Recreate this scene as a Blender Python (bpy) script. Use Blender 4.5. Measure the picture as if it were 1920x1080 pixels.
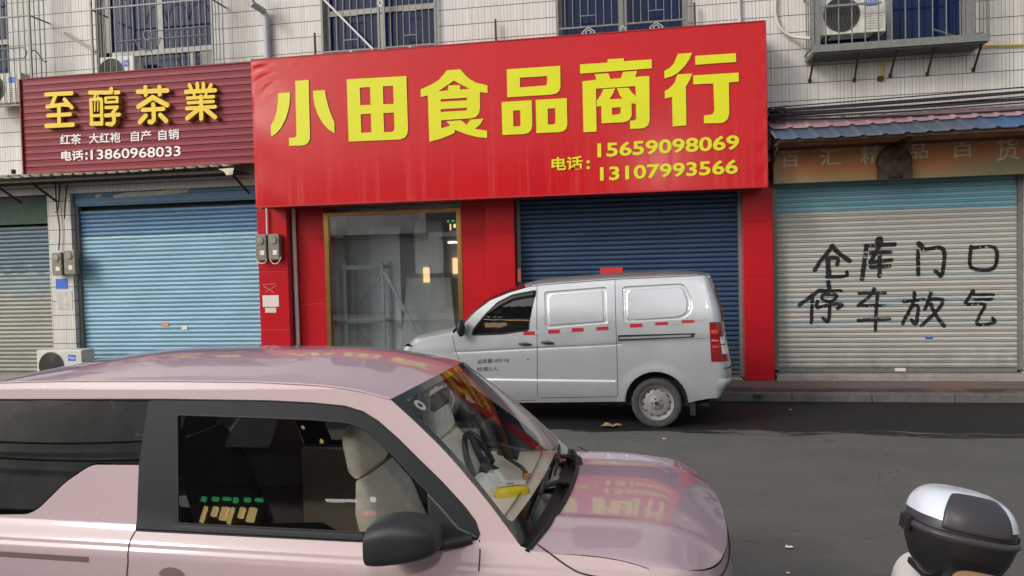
import bpy, bmesh, math, random
import numpy as np
from math import sin, cos, pi, radians, sqrt, floor
from mathutils import Vector, Matrix
from mathutils.geometry import delaunay_2d_cdt
for o in list(bpy.data.objects): bpy.data.objects.remove(o)
S = bpy.context.scene
COL = S.collection
random.seed(7)
V = Vector

# ------------------------------------------------------------------ camera
FOC = 1387.0
YAW, PITCH, ROLL, HC = radians(-9.614), radians(-1.743), radians(-1.400), 1.9
_fw = V((sin(YAW)*cos(PITCH), cos(YAW)*cos(PITCH), sin(PITCH)))
_r0 = V((cos(YAW), -sin(YAW), 0)); _u0 = _r0.cross(_fw)
_r = cos(ROLL)*_r0 + sin(ROLL)*_u0; _u = -sin(ROLL)*_r0 + cos(ROLL)*_u0
cam = bpy.data.cameras.new('camera'); co = bpy.data.objects.new('camera', cam); COL.objects.link(co)
cam.sensor_width = 36; cam.lens = FOC*36/1920; cam.clip_start = .05; cam.clip_end = 600
M3 = Matrix((_r, _u, -_fw)).transposed().to_4x4(); M3.translation = V((0, 0, HC)); co.matrix_world = M3
S.camera = co
def ray(px, py): return _fw*FOC + _r*(px-960) - _u*(py-540)
def P(px, py, Y):
    d = ray(px, py); return V((0, 0, HC)) + d*(Y/d.y)
def G(px, py, z=0.0):
    d = ray(px, py); return V((0, 0, HC)) + d*((z-HC)/d.z)

# ------------------------------------------------------------------ light
SUN_EL, SUN_AZ = radians(32), radians(-46)      # light comes from the front left of the facade
w = bpy.data.worlds.new('World'); S.world = w; w.use_nodes = True
nt = w.node_tree; nt.nodes.clear()
sky = nt.nodes.new('ShaderNodeTexSky'); sky.sky_type = 'NISHITA'; sky.sun_disc = False
sky.sun_elevation = SUN_EL; sky.sun_rotation = radians(226); sky.air_density = 1.2; sky.dust_density = 4
hs = nt.nodes.new('ShaderNodeHueSaturation'); hs.inputs['Saturation'].default_value = .42
bg = nt.nodes.new('ShaderNodeBackground'); bg.inputs['Strength'].default_value = .15
wo = nt.nodes.new('ShaderNodeOutputWorld')
nt.links.new(sky.outputs[0], hs.inputs['Color']); nt.links.new(hs.outputs[0], bg.inputs['Color']); nt.links.new(bg.outputs[0], wo.inputs['Surface'])
sl = bpy.data.lights.new('sun', 'SUN'); sl.energy = .8; sl.angle = radians(10); sl.color = (1, .955, .89)
so = bpy.data.objects.new('sun', sl); COL.objects.link(so); so.location = (-6, -6, 20)
sd = V((-sin(SUN_AZ)*cos(SUN_EL), cos(SUN_AZ)*cos(SUN_EL), -sin(SUN_EL)))
so.rotation_euler = sd.to_track_quat('-Z', 'Y').to_euler()
S.view_settings.view_transform = 'Standard'; S.view_settings.look = 'None'
S.view_settings.exposure = 0.18; S.view_settings.gamma = 1

# ------------------------------------------------------------------ materials
def mat(name, col, rough=.6, metal=0, noise=0, nscale=6, bump=0, bscale=60, coat=0, spec=.4, dirt=0, dcol=(.08, .07, .06), stretch=(1, 1, 1), emit=None, trans=0):
    m = bpy.data.materials.new(name); m.use_nodes = True
    t = m.node_tree; b = t.nodes['Principled BSDF']; L = t.links.new
    b.inputs['Base Color'].default_value = (*col, 1); b.inputs['Roughness'].default_value = rough
    b.inputs['Metallic'].default_value = metal; b.inputs['Coat Weight'].default_value = coat
    b.inputs['Coat Roughness'].default_value = .04; b.inputs['Specular IOR Level'].default_value = spec
    if trans: b.inputs['Transmission Weight'].default_value = trans
    if emit: b.inputs['Emission Color'].default_value = (*emit[0], 1); b.inputs['Emission Strength'].default_value = emit[1]
    g = t.nodes.new('ShaderNodeNewGeometry'); mp = t.nodes.new('ShaderNodeVectorMath'); mp.operation = 'MULTIPLY'
    mp.inputs[1].default_value = stretch; L(g.outputs['Position'], mp.inputs[0])
    src = None
    if noise or dirt:
        last = None
        rgb = t.nodes.new('ShaderNodeRGB'); rgb.outputs[0].default_value = (*col, 1); last = rgb.outputs[0]
        if noise:
            n = t.nodes.new('ShaderNodeTexNoise'); n.inputs['Scale'].default_value = nscale; n.inputs['Detail'].default_value = 6; n.inputs['Roughness'].default_value = .65
            L(mp.outputs[0], n.inputs['Vector'])
            mr = t.nodes.new('ShaderNodeMapRange'); mr.inputs['From Min'].default_value = .3; mr.inputs['From Max'].default_value = .7
            mr.inputs['To Min'].default_value = 1-noise; mr.inputs['To Max'].default_value = 1+noise; L(n.outputs['Fac'], mr.inputs['Value'])
            mx = t.nodes.new('ShaderNodeMix'); mx.data_type = 'RGBA'; mx.blend_type = 'MULTIPLY'; mx.inputs['Factor'].default_value = 1
            L(last, mx.inputs['A']); L(mr.outputs[0], mx.inputs['B']); last = mx.outputs['Result']
        if dirt:
            n = t.nodes.new('ShaderNodeTexNoise'); n.inputs['Scale'].default_value = nscale*.35; n.inputs['Detail'].default_value = 9; n.inputs['Roughness'].default_value = .75
            L(mp.outputs[0], n.inputs['Vector'])
            mr = t.nodes.new('ShaderNodeMapRange'); mr.inputs['From Min'].default_value = .5; mr.inputs['From Max'].default_value = .75
            mr.inputs['To Max'].default_value = dirt; L(n.outputs['Fac'], mr.inputs['Value'])
            mx = t.nodes.new('ShaderNodeMix'); mx.data_type = 'RGBA'; mx.inputs['B'].default_value = (*dcol, 1)
            L(mr.outputs[0], mx.inputs['Factor']); L(last, mx.inputs['A']); last = mx.outputs['Result']
        L(last, b.inputs['Base Color'])
    if bump:
        n = t.nodes.new('ShaderNodeTexNoise'); n.inputs['Scale'].default_value = bscale; n.inputs['Detail'].default_value = 5
        L(mp.outputs[0], n.inputs['Vector'])
        bp = t.nodes.new('ShaderNodeBump'); bp.inputs['Strength'].default_value = bump; bp.inputs['Distance'].default_value = .02
        L(n.outputs['Fac'], bp.inputs['Height']); L(bp.outputs[0], b.inputs['Normal'])
    return m
class NT:      # small node helper on an existing material
    def __init__(s, m): s.t = m.node_tree; s.b = s.t.nodes['Principled BSDF']; s.L = s.t.links.new
    def n(s, k, **kw):
        x = s.t.nodes.new(k)
        for a, v in kw.items(): setattr(x, a, v)
        return x
    def pos(s):
        g = s.n('ShaderNodeNewGeometry'); q = s.n('ShaderNodeSeparateXYZ'); s.L(g.outputs['Position'], q.inputs[0]); s.posv = g.outputs['Position']; return q.outputs
    def m(s, op, a, b=None, c=None):
        x = s.n('ShaderNodeMath', operation=op)
        for i, v in enumerate((a, b, c)):
            if v is None: continue
            if isinstance(v, (int, float)): x.inputs[i].default_value = v
            else: s.L(v, x.inputs[i])
        return x.outputs[0]
    def rng(s, v, a, b, c=0., d=1.):
        x = s.n('ShaderNodeMapRange'); s.L(v, x.inputs['Value'])
        for k, q in zip(('From Min', 'From Max', 'To Min', 'To Max'), (a, b, c, d)): x.inputs[k].default_value = q
        return x.outputs[0]
    def mix(s, f, a, b, mode='MIX'):
        x = s.n('ShaderNodeMix', data_type='RGBA', blend_type=mode)
        for k, v in (('Factor', f), ('A', a), ('B', b)):
            if isinstance(v, (int, float)) and k == 'Factor': x.inputs[k].default_value = v
            elif isinstance(v, tuple): x.inputs[k].default_value = (*v, 1)
            else: s.L(v, x.inputs[k])
        return x.outputs['Result']
    def noise(s, vec, scale, detail=5, rough=.6):
        x = s.n('ShaderNodeTexNoise'); x.inputs['Scale'].default_value = scale; x.inputs['Detail'].default_value = detail; x.inputs['Roughness'].default_value = rough
        s.L(vec, x.inputs['Vector']); return x.outputs['Fac']
    def scl(s, vec, k):
        x = s.n('ShaderNodeVectorMath', operation='MULTIPLY'); x.inputs[1].default_value = k; s.L(vec, x.inputs[0]); return x.outputs[0]
    def comb(s, *v):
        x = s.n('ShaderNodeCombineXYZ')
        for i, q in enumerate(v):
            if isinstance(q, (int, float)): x.inputs[i].default_value = q
            else: s.L(q, x.inputs[i])
        return x.outputs[0]
    def bump(s, h, st=.5, d=.01):
        x = s.n('ShaderNodeBump'); x.inputs['Strength'].default_value = st; x.inputs['Distance'].default_value = d; s.L(h, x.inputs['Height']); s.L(x.outputs[0], s.b.inputs['Normal'])

# white strip tile wall
def tile_mat(name, base=(.60, .59, .57)):
    m = mat(name, base, .35); q = NT(m); X, Y, Z = q.pos()
    u = q.m('DIVIDE', q.m('ADD', X, Y), .0505); v = q.m('DIVIDE', q.m('ADD', Z, .02), .2475)
    fu, fv = q.m('FRACT', u), q.m('FRACT', v)
    hz = q.m('LESS_THAN', fv, .048)
    cell = q.comb(q.m('FLOOR', u), q.m('FLOOR', v), 0)
    wn = q.n('ShaderNodeTexWhiteNoise', noise_dimensions='3D'); q.L(cell, wn.inputs['Vector'])
    colid = q.comb(q.m('FLOOR', u), 3.3, 0); wn2 = q.n('ShaderNodeTexWhiteNoise', noise_dimensions='3D'); q.L(colid, wn2.inputs['Vector'])
    jw = q.rng(wn.outputs['Value'], 0, 1, .07, .2)
    vt = q.m('LESS_THAN', fu, jw)
    vdark = q.m('MULTIPLY', vt, q.rng(wn2.outputs['Value'], .1, 1, .25, .9))
    c = q.mix(q.rng(wn.outputs['Value'], 0, 1, 0, 1), tuple(k*.93 for k in base), tuple(min(1, k*1.06) for k in base))
    big = q.noise(q.scl(q.posv, (1, 1, .45)), .9, 7, .65)
    c = q.mix(q.rng(big, .42, .72, 0, .5), c, (.4, .36, .28))
    st = q.noise(q.scl(q.posv, (5, 5, .25)), 1.0, 6, .7)
    c = q.mix(q.rng(st, .56, .75, 0, .45), c, (.3, .25, .17))
    c = q.mix(vdark, c, (.15, .14, .13)); c = q.mix(q.m('MULTIPLY', hz, .9), c, (.07, .066, .062))
    q.L(c, q.b.inputs['Base Color'])
    h = q.m('MULTIPLY', q.m('SUBTRACT', 1, hz), q.m('SUBTRACT', 1, vt)); q.bump(h, .5, .006)
    return m
M = {}
M['tile'] = tile_mat('white strip tiles')
M['red'] = mat('red cladding', (.44, .010, .018), .22, noise=.06, nscale=2, spec=.3)
M['redvinyl'] = mat('red vinyl', (.50, .008, .012), .21, noise=.05, nscale=1.2, bump=.05, bscale=2.0, spec=.33)
M['yellowvinyl'] = mat('yellow vinyl', (.64, .64, .005), .36, noise=.03, nscale=2)
M['maroon'] = mat('maroon slats', (.21, .020, .032), .45, noise=.14, nscale=3, spec=.25, dirt=.25, dcol=(.15, .04, .05))
M['yel'] = mat('yellow letters', (.72, .50, .008), .4, noise=.05)
M['yelside'] = mat('yellow letter sides', (.34, .22, .02), .5)
M['white'] = mat('white letters', (.8, .78, .76), .5)
M['alu'] = mat('aluminium', (.25, .25, .235), .45, .4, noise=.12, nscale=14)
M['steel'] = mat('galvanised bars', (.19, .195, .185), .5, .3, noise=.2, nscale=20, dirt=.35, dcol=(.16, .13, .1))
M['greypipe'] = mat('grey plastic pipe', (.40, .42, .45), .45, noise=.1, nscale=6, dirt=.3, dcol=(.22, .2, .18))
M['whitepipe'] = mat('white plastic pipe', (.62, .60, .60), .4, noise=.08)
M['rust'] = mat('rusty iron', (.07, .04, .03), .8, .2, noise=.4, nscale=30)
M['dark'] = mat('dark void', (.02, .02, .022), .8)
M['black'] = mat('black plastic', (.018, .018, .02), .45)
M['concrete'] = mat('concrete', (.30, .28, .25), .85, noise=.22, nscale=5, bump=.3, bscale=40, dirt=.5, dcol=(.14, .12, .1))
M['kerb'] = mat('kerb stone', (.12, .115, .112), .8, noise=.25, nscale=7, bump=.3, bscale=50, dirt=.6, dcol=(.08, .075, .07))
M['soffit'] = mat('dark soffit', (.05, .028, .025), .7, noise=.3, nscale=4)
M['gold'] = mat('gold steel', (.55, .33, .12), .22, .95, noise=.1, nscale=4)
M['acwhite'] = mat('ac casing', (.58, .57, .52), .45, noise=.08, nscale=8, dirt=.3, dcol=(.3, .27, .22))
M['acgrille'] = mat('ac fan grille', (.035, .035, .035), .5)
M['blue'] = mat('blue label', (.03, .13, .55), .4)
M['paper'] = mat('paper', (.72, .66, .62), .7, noise=.1, nscale=30)
M['yellowpipe'] = mat('yellow gas pipe', (.52, .36, .06), .45, noise=.1)
M['cable'] = mat('black cable', (.025, .022, .028), .6)
M['meter'] = mat('old meter plastic', (.20, .185, .15), .35, noise=.25, nscale=20, dirt=.4, dcol=(.1, .085, .06))
M['gravelwhite'] = mat('light grey board', (.56, .60, .62), .6, noise=.06, nscale=2)
M['greyboard'] = mat('grey board', (.32, .335, .335), .55, noise=.12, nscale=3)
M['rackblue'] = mat('grey blue rack steel', (.34, .39, .45), .4, .4, noise=.1)
M['woodbrown'] = mat('brown edge', (.12, .07, .045), .6, noise=.2)
# blue window glass
def glass(name, tint, rough=.02, fres=1.5, boost=1.0, opac=0.0, body=(.01, .012, .015)):
    m = bpy.data.materials.new(name); m.use_nodes = True; t = m.node_tree; t.nodes.clear(); L = t.links.new
    tr = t.nodes.new('ShaderNodeBsdfTransparent'); tr.inputs[0].default_value = (*tint, 1)
    df = t.nodes.new('ShaderNodeBsdfDiffuse'); df.inputs[0].default_value = (*body, 1)
    m0 = t.nodes.new('ShaderNodeMixShader'); m0.inputs[0].default_value = opac; L(tr.outputs[0], m0.inputs[1]); L(df.outputs[0], m0.inputs[2])
    gl = t.nodes.new('ShaderNodeBsdfGlossy'); gl.inputs['Roughness'].default_value = rough; gl.inputs['Color'].default_value = (1, 1, 1, 1)
    ge = t.nodes.new('ShaderNodeNewGeometry'); dt = t.nodes.new('ShaderNodeVectorMath'); dt.operation = 'DOT_PRODUCT'; L(ge.outputs['Normal'], dt.inputs[0]); L(ge.outputs['Incoming'], dt.inputs[1])
    def mth(op, a, b_):
        k = t.nodes.new('ShaderNodeMath'); k.operation = op
        for i_, v_ in enumerate((a, b_)):
            if isinstance(v_, (int, float)): k.inputs[i_].default_value = v_
            else: L(v_, k.inputs[i_])
        return k.outputs[0]
    f0 = 2*((fres-1)/(fres+1))**2
    sch = mth('ADD', mth('MULTIPLY', mth('POWER', mth('SUBTRACT', 1, mth('ABSOLUTE', dt.outputs['Value'], 0)), 5), 1-f0), f0)
    mu = t.nodes.new('ShaderNodeMath'); mu.operation = 'MULTIPLY'; mu.inputs[1].default_value = boost; mu.use_clamp = True; L(sch, mu.inputs[0])
    mx = t.nodes.new('ShaderNodeMixShader'); L(mu.outputs[0], mx.inputs[0]); L(m0.outputs[0], mx.inputs[1]); L(gl.outputs[0], mx.inputs[2])
    ou = t.nodes.new('ShaderNodeOutputMaterial'); L(mx.outputs[0], ou.inputs['Surface'])
    return m
M['blueglass'] = glass('blue window glass', (.02, .05, .2), .06, 1.5, .3, .9, (.005, .015, .065))
M['darkglass'] = glass('dark window glass', (.1, .1, .1), .05, 1.5, 1.2, .8, (.01, .012, .018))
M['shopglass'] = glass('shop glass', (.9, .93, .93), .01, 1.55, 1.8)
M['pale'] = mat('pale inner panel', (.74, .78, .8), .6, noise=.05)

# ------------------------------------------------------------------ objects
def link(o, parent=None):
    COL.objects.link(o)
    if parent is not None: o.parent = parent
    return o
def tag(o, label=None, cat=None, group=None, kind=None):
    for k, v in (('label', label), ('category', cat), ('group', group), ('kind', kind)):
        if v: o[k] = v
    return o
def thing(name, label, cat, loc=(0, 0, 0), rz=0, group=None):
    o = bpy.data.objects.new(name, None); o.empty_display_size = .2; link(o)
    o.location = loc; o.rotation_euler = (0, 0, rz)
    o['mw'] = 0; del o['mw']
    return tag(o, label, cat, group)
def wmat(o):
    m = o.matrix_basis.copy(); p = o.parent
    while p: m = p.matrix_basis @ m; p = p.parent
    return m
class MB:
    def __init__(s): s.v = []; s.f = []; s.ms = []
    def usemat(s, i): s.ms.append((len(s.f), i)); return s
    def add(s, vs, fs):
        n = len(s.v); s.v += [V(a) for a in vs]; s.f += [tuple(i+n for i in f) for f in fs]; return s
    def box(s, x0, x1, y0, y1, z0, z1, m=None):
        vs = [V((x, y, z)) for x in (x0, x1) for y in (y0, y1) for z in (z0, z1)]
        if m is not None: vs = [m @ a for a in vs]
        return s.add(vs, [(0, 1, 3, 2), (4, 6, 7, 5), (0, 4, 5, 1), (2, 3, 7, 6), (0, 2, 6, 4), (1, 5, 7, 3)])
    def hexa(s, q0, q1):      # two quads, corresponding corners
        return s.add(list(q0)+list(q1), [(3, 2, 1, 0), (4, 5, 6, 7), (0, 1, 5, 4), (1, 2, 6, 5), (2, 3, 7, 6), (3, 0, 4, 7)])
    def bar(s, p, q, w, h=None, up=V((0, 0, 1))):
        p, q = V(p), V(q); h = h or w; d = (q-p).normalized()
        a = d.cross(up)
        if a.length < 1e-4: a = d.cross(V((0, 1, 0)))
        a.normalize(); b = a.cross(d)
        o = [a*w/2*i+b*h/2*j for i, j in ((-1, -1), (1, -1), (1, 1), (-1, 1))]
        return s.hexa([p+k for k in o], [q+k for k in o])
    def tube(s, pts, r, n=8, closed=False, cap=True):
        pts = [V(p) for p in pts]; N = len(pts); rr = r if isinstance(r, (list, tuple)) else [r]*N
        base = len(s.v); t0 = None; a = None
        for i, p in enumerate(pts):
            if closed: t = pts[(i+1) % N]-pts[i-1]
            else: t = pts[min(i+1, N-1)]-pts[max(i-1, 0)]
            t.normalize()
            if a is None:
                a = t.cross(V((0, 0, 1)));
                if a.length < .1: a = t.cross(V((0, 1, 0)))
            a = (a-t*a.dot(t)).normalized(); b = t.cross(a)
            for k in range(n):
                th = 2*pi*k/n; s.v.append(p+(a*cos(th)+b*sin(th))*rr[i])
        for i in range(N if closed else N-1):
            j = (i+1) % N
            for k in range(n):
                l = (k+1) % n; s.f.append((base+i*n+k, base+i*n+l, base+j*n+l, base+j*n+k))
        if cap and not closed:
            s.f.append(tuple(base+k for k in reversed(range(n)))); s.f.append(tuple(base+(N-1)*n+k for k in range(n)))
        return s
    def lathe(s, prof, m, n=24):     # prof: (r, h) along local z of matrix m
        base = len(s.v)
        for r, h in prof:
            for k in range(n): th = 2*pi*k/n; s.v.append(m @ V((r*cos(th), r*sin(th), h)))
        for i in range(len(prof)-1):
            for k in range(n):
                l = (k+1) % n; s.f.append((base+i*n+k, base+i*n+l, base+(i+1)*n+l, base+(i+1)*n+k))
        return s
    def grid(s, fn, nu, nv, wu=False, wv=False):
        base = len(s.v)
        for i in range(nu):
            for j in range(nv): s.v.append(V(fn(i/(nu if wu else nu-1), j/(nv if wv else nv-1))))
        for i in range(nu if wu else nu-1):
            for j in range(nv if wv else nv-1):
                a, b = (i+1) % nu, (j+1) % nv
                s.f.append((base+i*nv+j, base+a*nv+j, base+a*nv+b, base+i*nv+b))
        return s
    def panel(s, outer, holes, fn, step=.05, cons=()):      # constrained triangulation of a 2D region, mapped to 3D
        loops = [resample(outer, step)]+[resample(h, step) for h in holes]
        pts, edges = [], []
        for lp in loops+[resample(h, step) for h in cons]:
            n = len(pts); pts += [tuple(p) for p in lp]; edges += [(n+i, n+(i+1) % len(lp)) for i in range(len(lp))]
        B = np.array(pts); xs = np.arange(B[:, 0].min()+step/2, B[:, 0].max(), step); ys = np.arange(B[:, 1].min()+step/2, B[:, 1].max(), step)
        if len(xs) and len(ys):
            gx, gy = np.meshgrid(xs, ys); gy = gy+(np.arange(len(xs)) % 2)*step*.45; Q = np.stack([gx.ravel(), gy.ravel()], 1)
            Q = Q[np_inside(Q, loops)]
            dense = np.array([p for lp in loops+[list(h) for h in cons] for p in resample(lp, step/2)])
            keep = []
            for i in range(0, len(Q), 2000):
                d = ((Q[i:i+2000, None, :]-dense[None])**2).sum(-1).min(1); keep.append(d > (step*.5)**2)
            if keep: Q = Q[np.concatenate(keep)]; pts += [tuple(p) for p in Q]
        vv, _, ff, *_ = delaunay_2d_cdt([V(p) for p in pts], edges, [], 0, 1e-6)
        if not ff: return s
        C = np.array([[sum(vv[i].x for i in f)/len(f), sum(vv[i].y for i in f)/len(f)] for f in ff]); ok = np_inside(C, loops)
        return s.add([fn(p.x, p.y) for p in vv], [f for f, k in zip(ff, ok) if k])
    def prism(s, loop, m, h):        # closed loop (x, y) in local of m, extruded 0..h in local z (ngon caps)
        n = len(loop); b = len(s.v)
        for z in (0, h):
            for x, y in loop: s.v.append(m @ V((x, y, z)))
        s.f.append(tuple(b+i for i in reversed(range(n)))); s.f.append(tuple(b+n+i for i in range(n)))
        for i in range(n): j = (i+1) % n; s.f.append((b+i, b+j, b+n+j, b+n+i))
        return s
    def build(s, name, m, parent=None, smooth=False, bevel=0, local=False, fix=True, solid=0, label=None, angle=40):
        me = bpy.data.meshes.new(name)
        if parent is not None and not local: inv = wmat(parent).inverted(); vs = [inv @ v for v in s.v]; org = None
        else: vs = s.v; org = None
        if parent is None:
            lo = V([min(v[i] for v in vs) for i in range(3)]); hi = V([max(v[i] for v in vs) for i in range(3)])
            org = V(((lo.x+hi.x)/2, (lo.y+hi.y)/2, lo.z)); vs = [v-org for v in vs]
        me.from_pydata([tuple(v) for v in vs], [], s.f)
        for st, i_ in s.ms:
            for p_ in me.polygons[st:]: p_.material_index = i_
        me.validate()
        o = bpy.data.objects.new(name, me)
        if org is not None: o.location = org
        if fix or bevel or solid:
            bm = bmesh.new(); bm.from_mesh(me)
            if fix: bmesh.ops.remove_doubles(bm, verts=bm.verts, dist=1e-5); bmesh.ops.recalc_face_normals(bm, faces=bm.faces)
            bm.to_mesh(me); bm.free()
        mm = m if isinstance(m, (list, tuple)) else [m]
        for k in mm: me.materials.append(M[k] if isinstance(k, str) else k)
        link(o, parent)
        if bevel:
            b = o.modifiers.new('bevel', 'BEVEL'); b.width = bevel; b.segments = 2; b.limit_method = 'ANGLE'; b.angle_limit = radians(35)
        if solid:
            b = o.modifiers.new('thick', 'SOLIDIFY'); b.thickness = solid; b.offset = -1
        if smooth:
            for p in me.polygons: p.use_smooth = True
            try: me.set_sharp_from_angle(angle=radians(angle))
            except Exception: pass
        if label: o['label'] = label
        return o
def np_inside(Q, loops):
    x, y = Q[:, 0], Q[:, 1]; c = np.zeros(len(Q), bool)
    for lp in loops:
        L = np.array(lp); J = np.roll(L, 1, 0)
        for (xi, yi), (xj, yj) in zip(L, J):
            if yi == yj: continue
            c ^= ((yi > y) != (yj > y)) & (x < (xj-xi)*(y-yi)/(yj-yi)+xi)
    return c
def resample(lp, step):
    out = []; n = len(lp)
    for i in range(n):
        a, b = V(lp[i][:2]), V(lp[(i+1) % n][:2]); k = max(1, int(math.ceil((b-a).length/step)))
        out += [tuple(a.lerp(b, j/k)) for j in range(k)]
    return out
def spline(pts, n=8, closed=False):      # Catmull-Rom through points
    pts = [V(p) for p in pts]; N = len(pts); out = []
    for i in range(N if closed else N-1):
        if closed: p0, p1, p2, p3 = pts[i-1], pts[i], pts[(i+1) % N], pts[(i+2) % N]
        else: p0, p1, p2, p3 = pts[max(i-1, 0)], pts[i], pts[i+1], pts[min(i+2, N-1)]
        for k in range(n):
            t = k/n; out.append(.5*((2*p1)+(p2-p0)*t+(2*p0-5*p1+4*p2-p3)*t*t+(3*p1-p0-3*p2+p3)*t**3))
    if not closed: out.append(pts[-1])
    return out
def rrect(x0, x1, y0, y1, r, n=5):
    out = []
    for cx, cy, a in ((x1-r, y1-r, 0), (x0+r, y1-r, 90), (x0+r, y0+r, 180), (x1-r, y0+r, 270)):
        for k in range(n+1): t = radians(a+90*k/n); out.append((cx+r*cos(t), cy+r*sin(t)))
    return out
def roundpoly(pts, r, n=4):
    out = []; N = len(pts)
    for i in range(N):
        p = V(pts[i]); a = V(pts[i-1]); b = V(pts[(i+1) % N]); rr = r[i] if isinstance(r, (list, tuple)) else r
        if rr <= 0: out.append(tuple(p)); continue
        d1 = (a-p); d2 = (b-p); rr = min(rr, d1.length*.45, d2.length*.45); s = p+d1.normalized()*rr; e = p+d2.normalized()*rr
        for k in range(n+1): t = k/n; out.append(tuple(s*(1-t)**2+p*2*t*(1-t)+e*t*t))
    return out
def mx(loc, rx=0, ry=0, rz=0):
    return Matrix.Translation(loc) @ Matrix.Rotation(rz, 4, 'Z') @ Matrix.Rotation(ry, 4, 'Y') @ Matrix.Rotation(rx, 4, 'X')
FACE = Matrix.Rotation(radians(90), 4, 'X')        # local x,y,z -> x, z, -y (faces the street)
def at(x, y, z): return Matrix.Translation((x, y, z)) @ FACE
def copy_tree(o, parent=None):
    c = o.copy(); link(c)
    if parent is not None: c.parent = parent; c.matrix_parent_inverse = o.matrix_parent_inverse
    for ch in o.children: copy_tree(ch, c)
    return c

def curve_mesh(loops, extrude=0):       # 2D loops with holes -> flat (or extruded) verts/faces
    cu = bpy.data.curves.new('tmp', 'CURVE'); cu.dimensions = '2D'; cu.fill_mode = 'BOTH'; cu.extrude = extrude
    for lp in loops:
        sp = cu.splines.new('POLY'); sp.points.add(len(lp)-1); sp.use_cyclic_u = True
        for i, p in enumerate(lp): sp.points[i].co = (p[0], p[1], 0, 1)
    return _conv(cu)
def _conv(cu):
    o = bpy.data.objects.new('tmp', cu); COL.objects.link(o)
    dg = bpy.context.evaluated_depsgraph_get(); dg.update()
    me = bpy.data.meshes.new_from_object(o.evaluated_get(dg), depsgraph=dg)
    vs = [v.co.copy() for v in me.vertices]; fs = [tuple(p.vertices) for p in me.polygons]
    bpy.data.objects.remove(o); bpy.data.curves.remove(cu); bpy.data.meshes.remove(me)
    return vs, fs
def text_mesh(s, bold=0, extrude=0):
    cu = bpy.data.curves.new('tmp', 'FONT'); cu.body = s; cu.size = 1; cu.offset = bold; cu.extrude = extrude; cu.resolution_u = 3
    return _conv(cu)
def text_on(mb, s, c00, c10, c01, off, bold=0, extrude=0):
    """text fitted to the parallelogram with lower left c00, lower right c10, upper left c01, raised by off along the normal"""
    vs, fs = text_mesh(s, bold, extrude)
    x0, x1 = min(v.x for v in vs), max(v.x for v in vs); y0, y1 = min(v.y for v in vs), max(v.y for v in vs)
    ex, ey = V(c10)-V(c00), V(c01)-V(c00); n = ex.cross(ey).normalized()
    zs = ey.length/(y1-y0)
    mb.add([V(c00)+ex*((v.x-x0)/(x1-x0))+ey*((v.y-y0)/(y1-y0))+n*(off+v.z*zs) for v in vs], fs)
def stroke_panel(mb, pts, wd, fn, step=.02, endr=True):
    """a brush stroke: ribbon with round ends in 2D, mapped by fn(u, v); adds edge attribute-free faces"""
    p = [V(q) for q in pts]
    lft, rgt = [], []
    for i in range(len(p)):
        t = (p[min(i+1, len(p)-1)]-p[max(i-1, 0)]).normalized(); n = V((-t.y, t.x)); ww = wd[i] if isinstance(wd, (list, tuple)) else wd
        lft.append(p[i]+n*ww/2); rgt.append(p[i]-n*ww/2)
    def capf(c, d, ww):
        a0 = math.atan2(d.y, d.x); return [c+V((cos(a0+radians(k)), sin(a0+radians(k))))*ww/2 for k in (60, 30, 0, -30, -60)]
    w0 = wd[0] if isinstance(wd, (list, tuple)) else wd; w1 = wd[-1] if isinstance(wd, (list, tuple)) else wd
    lp = lft+capf(p[-1], p[-1]-p[-2], w1)+rgt[::-1]+capf(p[0], p[0]-p[1], w0)
    mb.panel([tuple(q) for q in lp], [], fn, step)
# ================================================================== SETTING
YW, YSH, YRED, YKERB, ZPAV = 11.4, 11.55, 11.3, 10.25, .115
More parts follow.
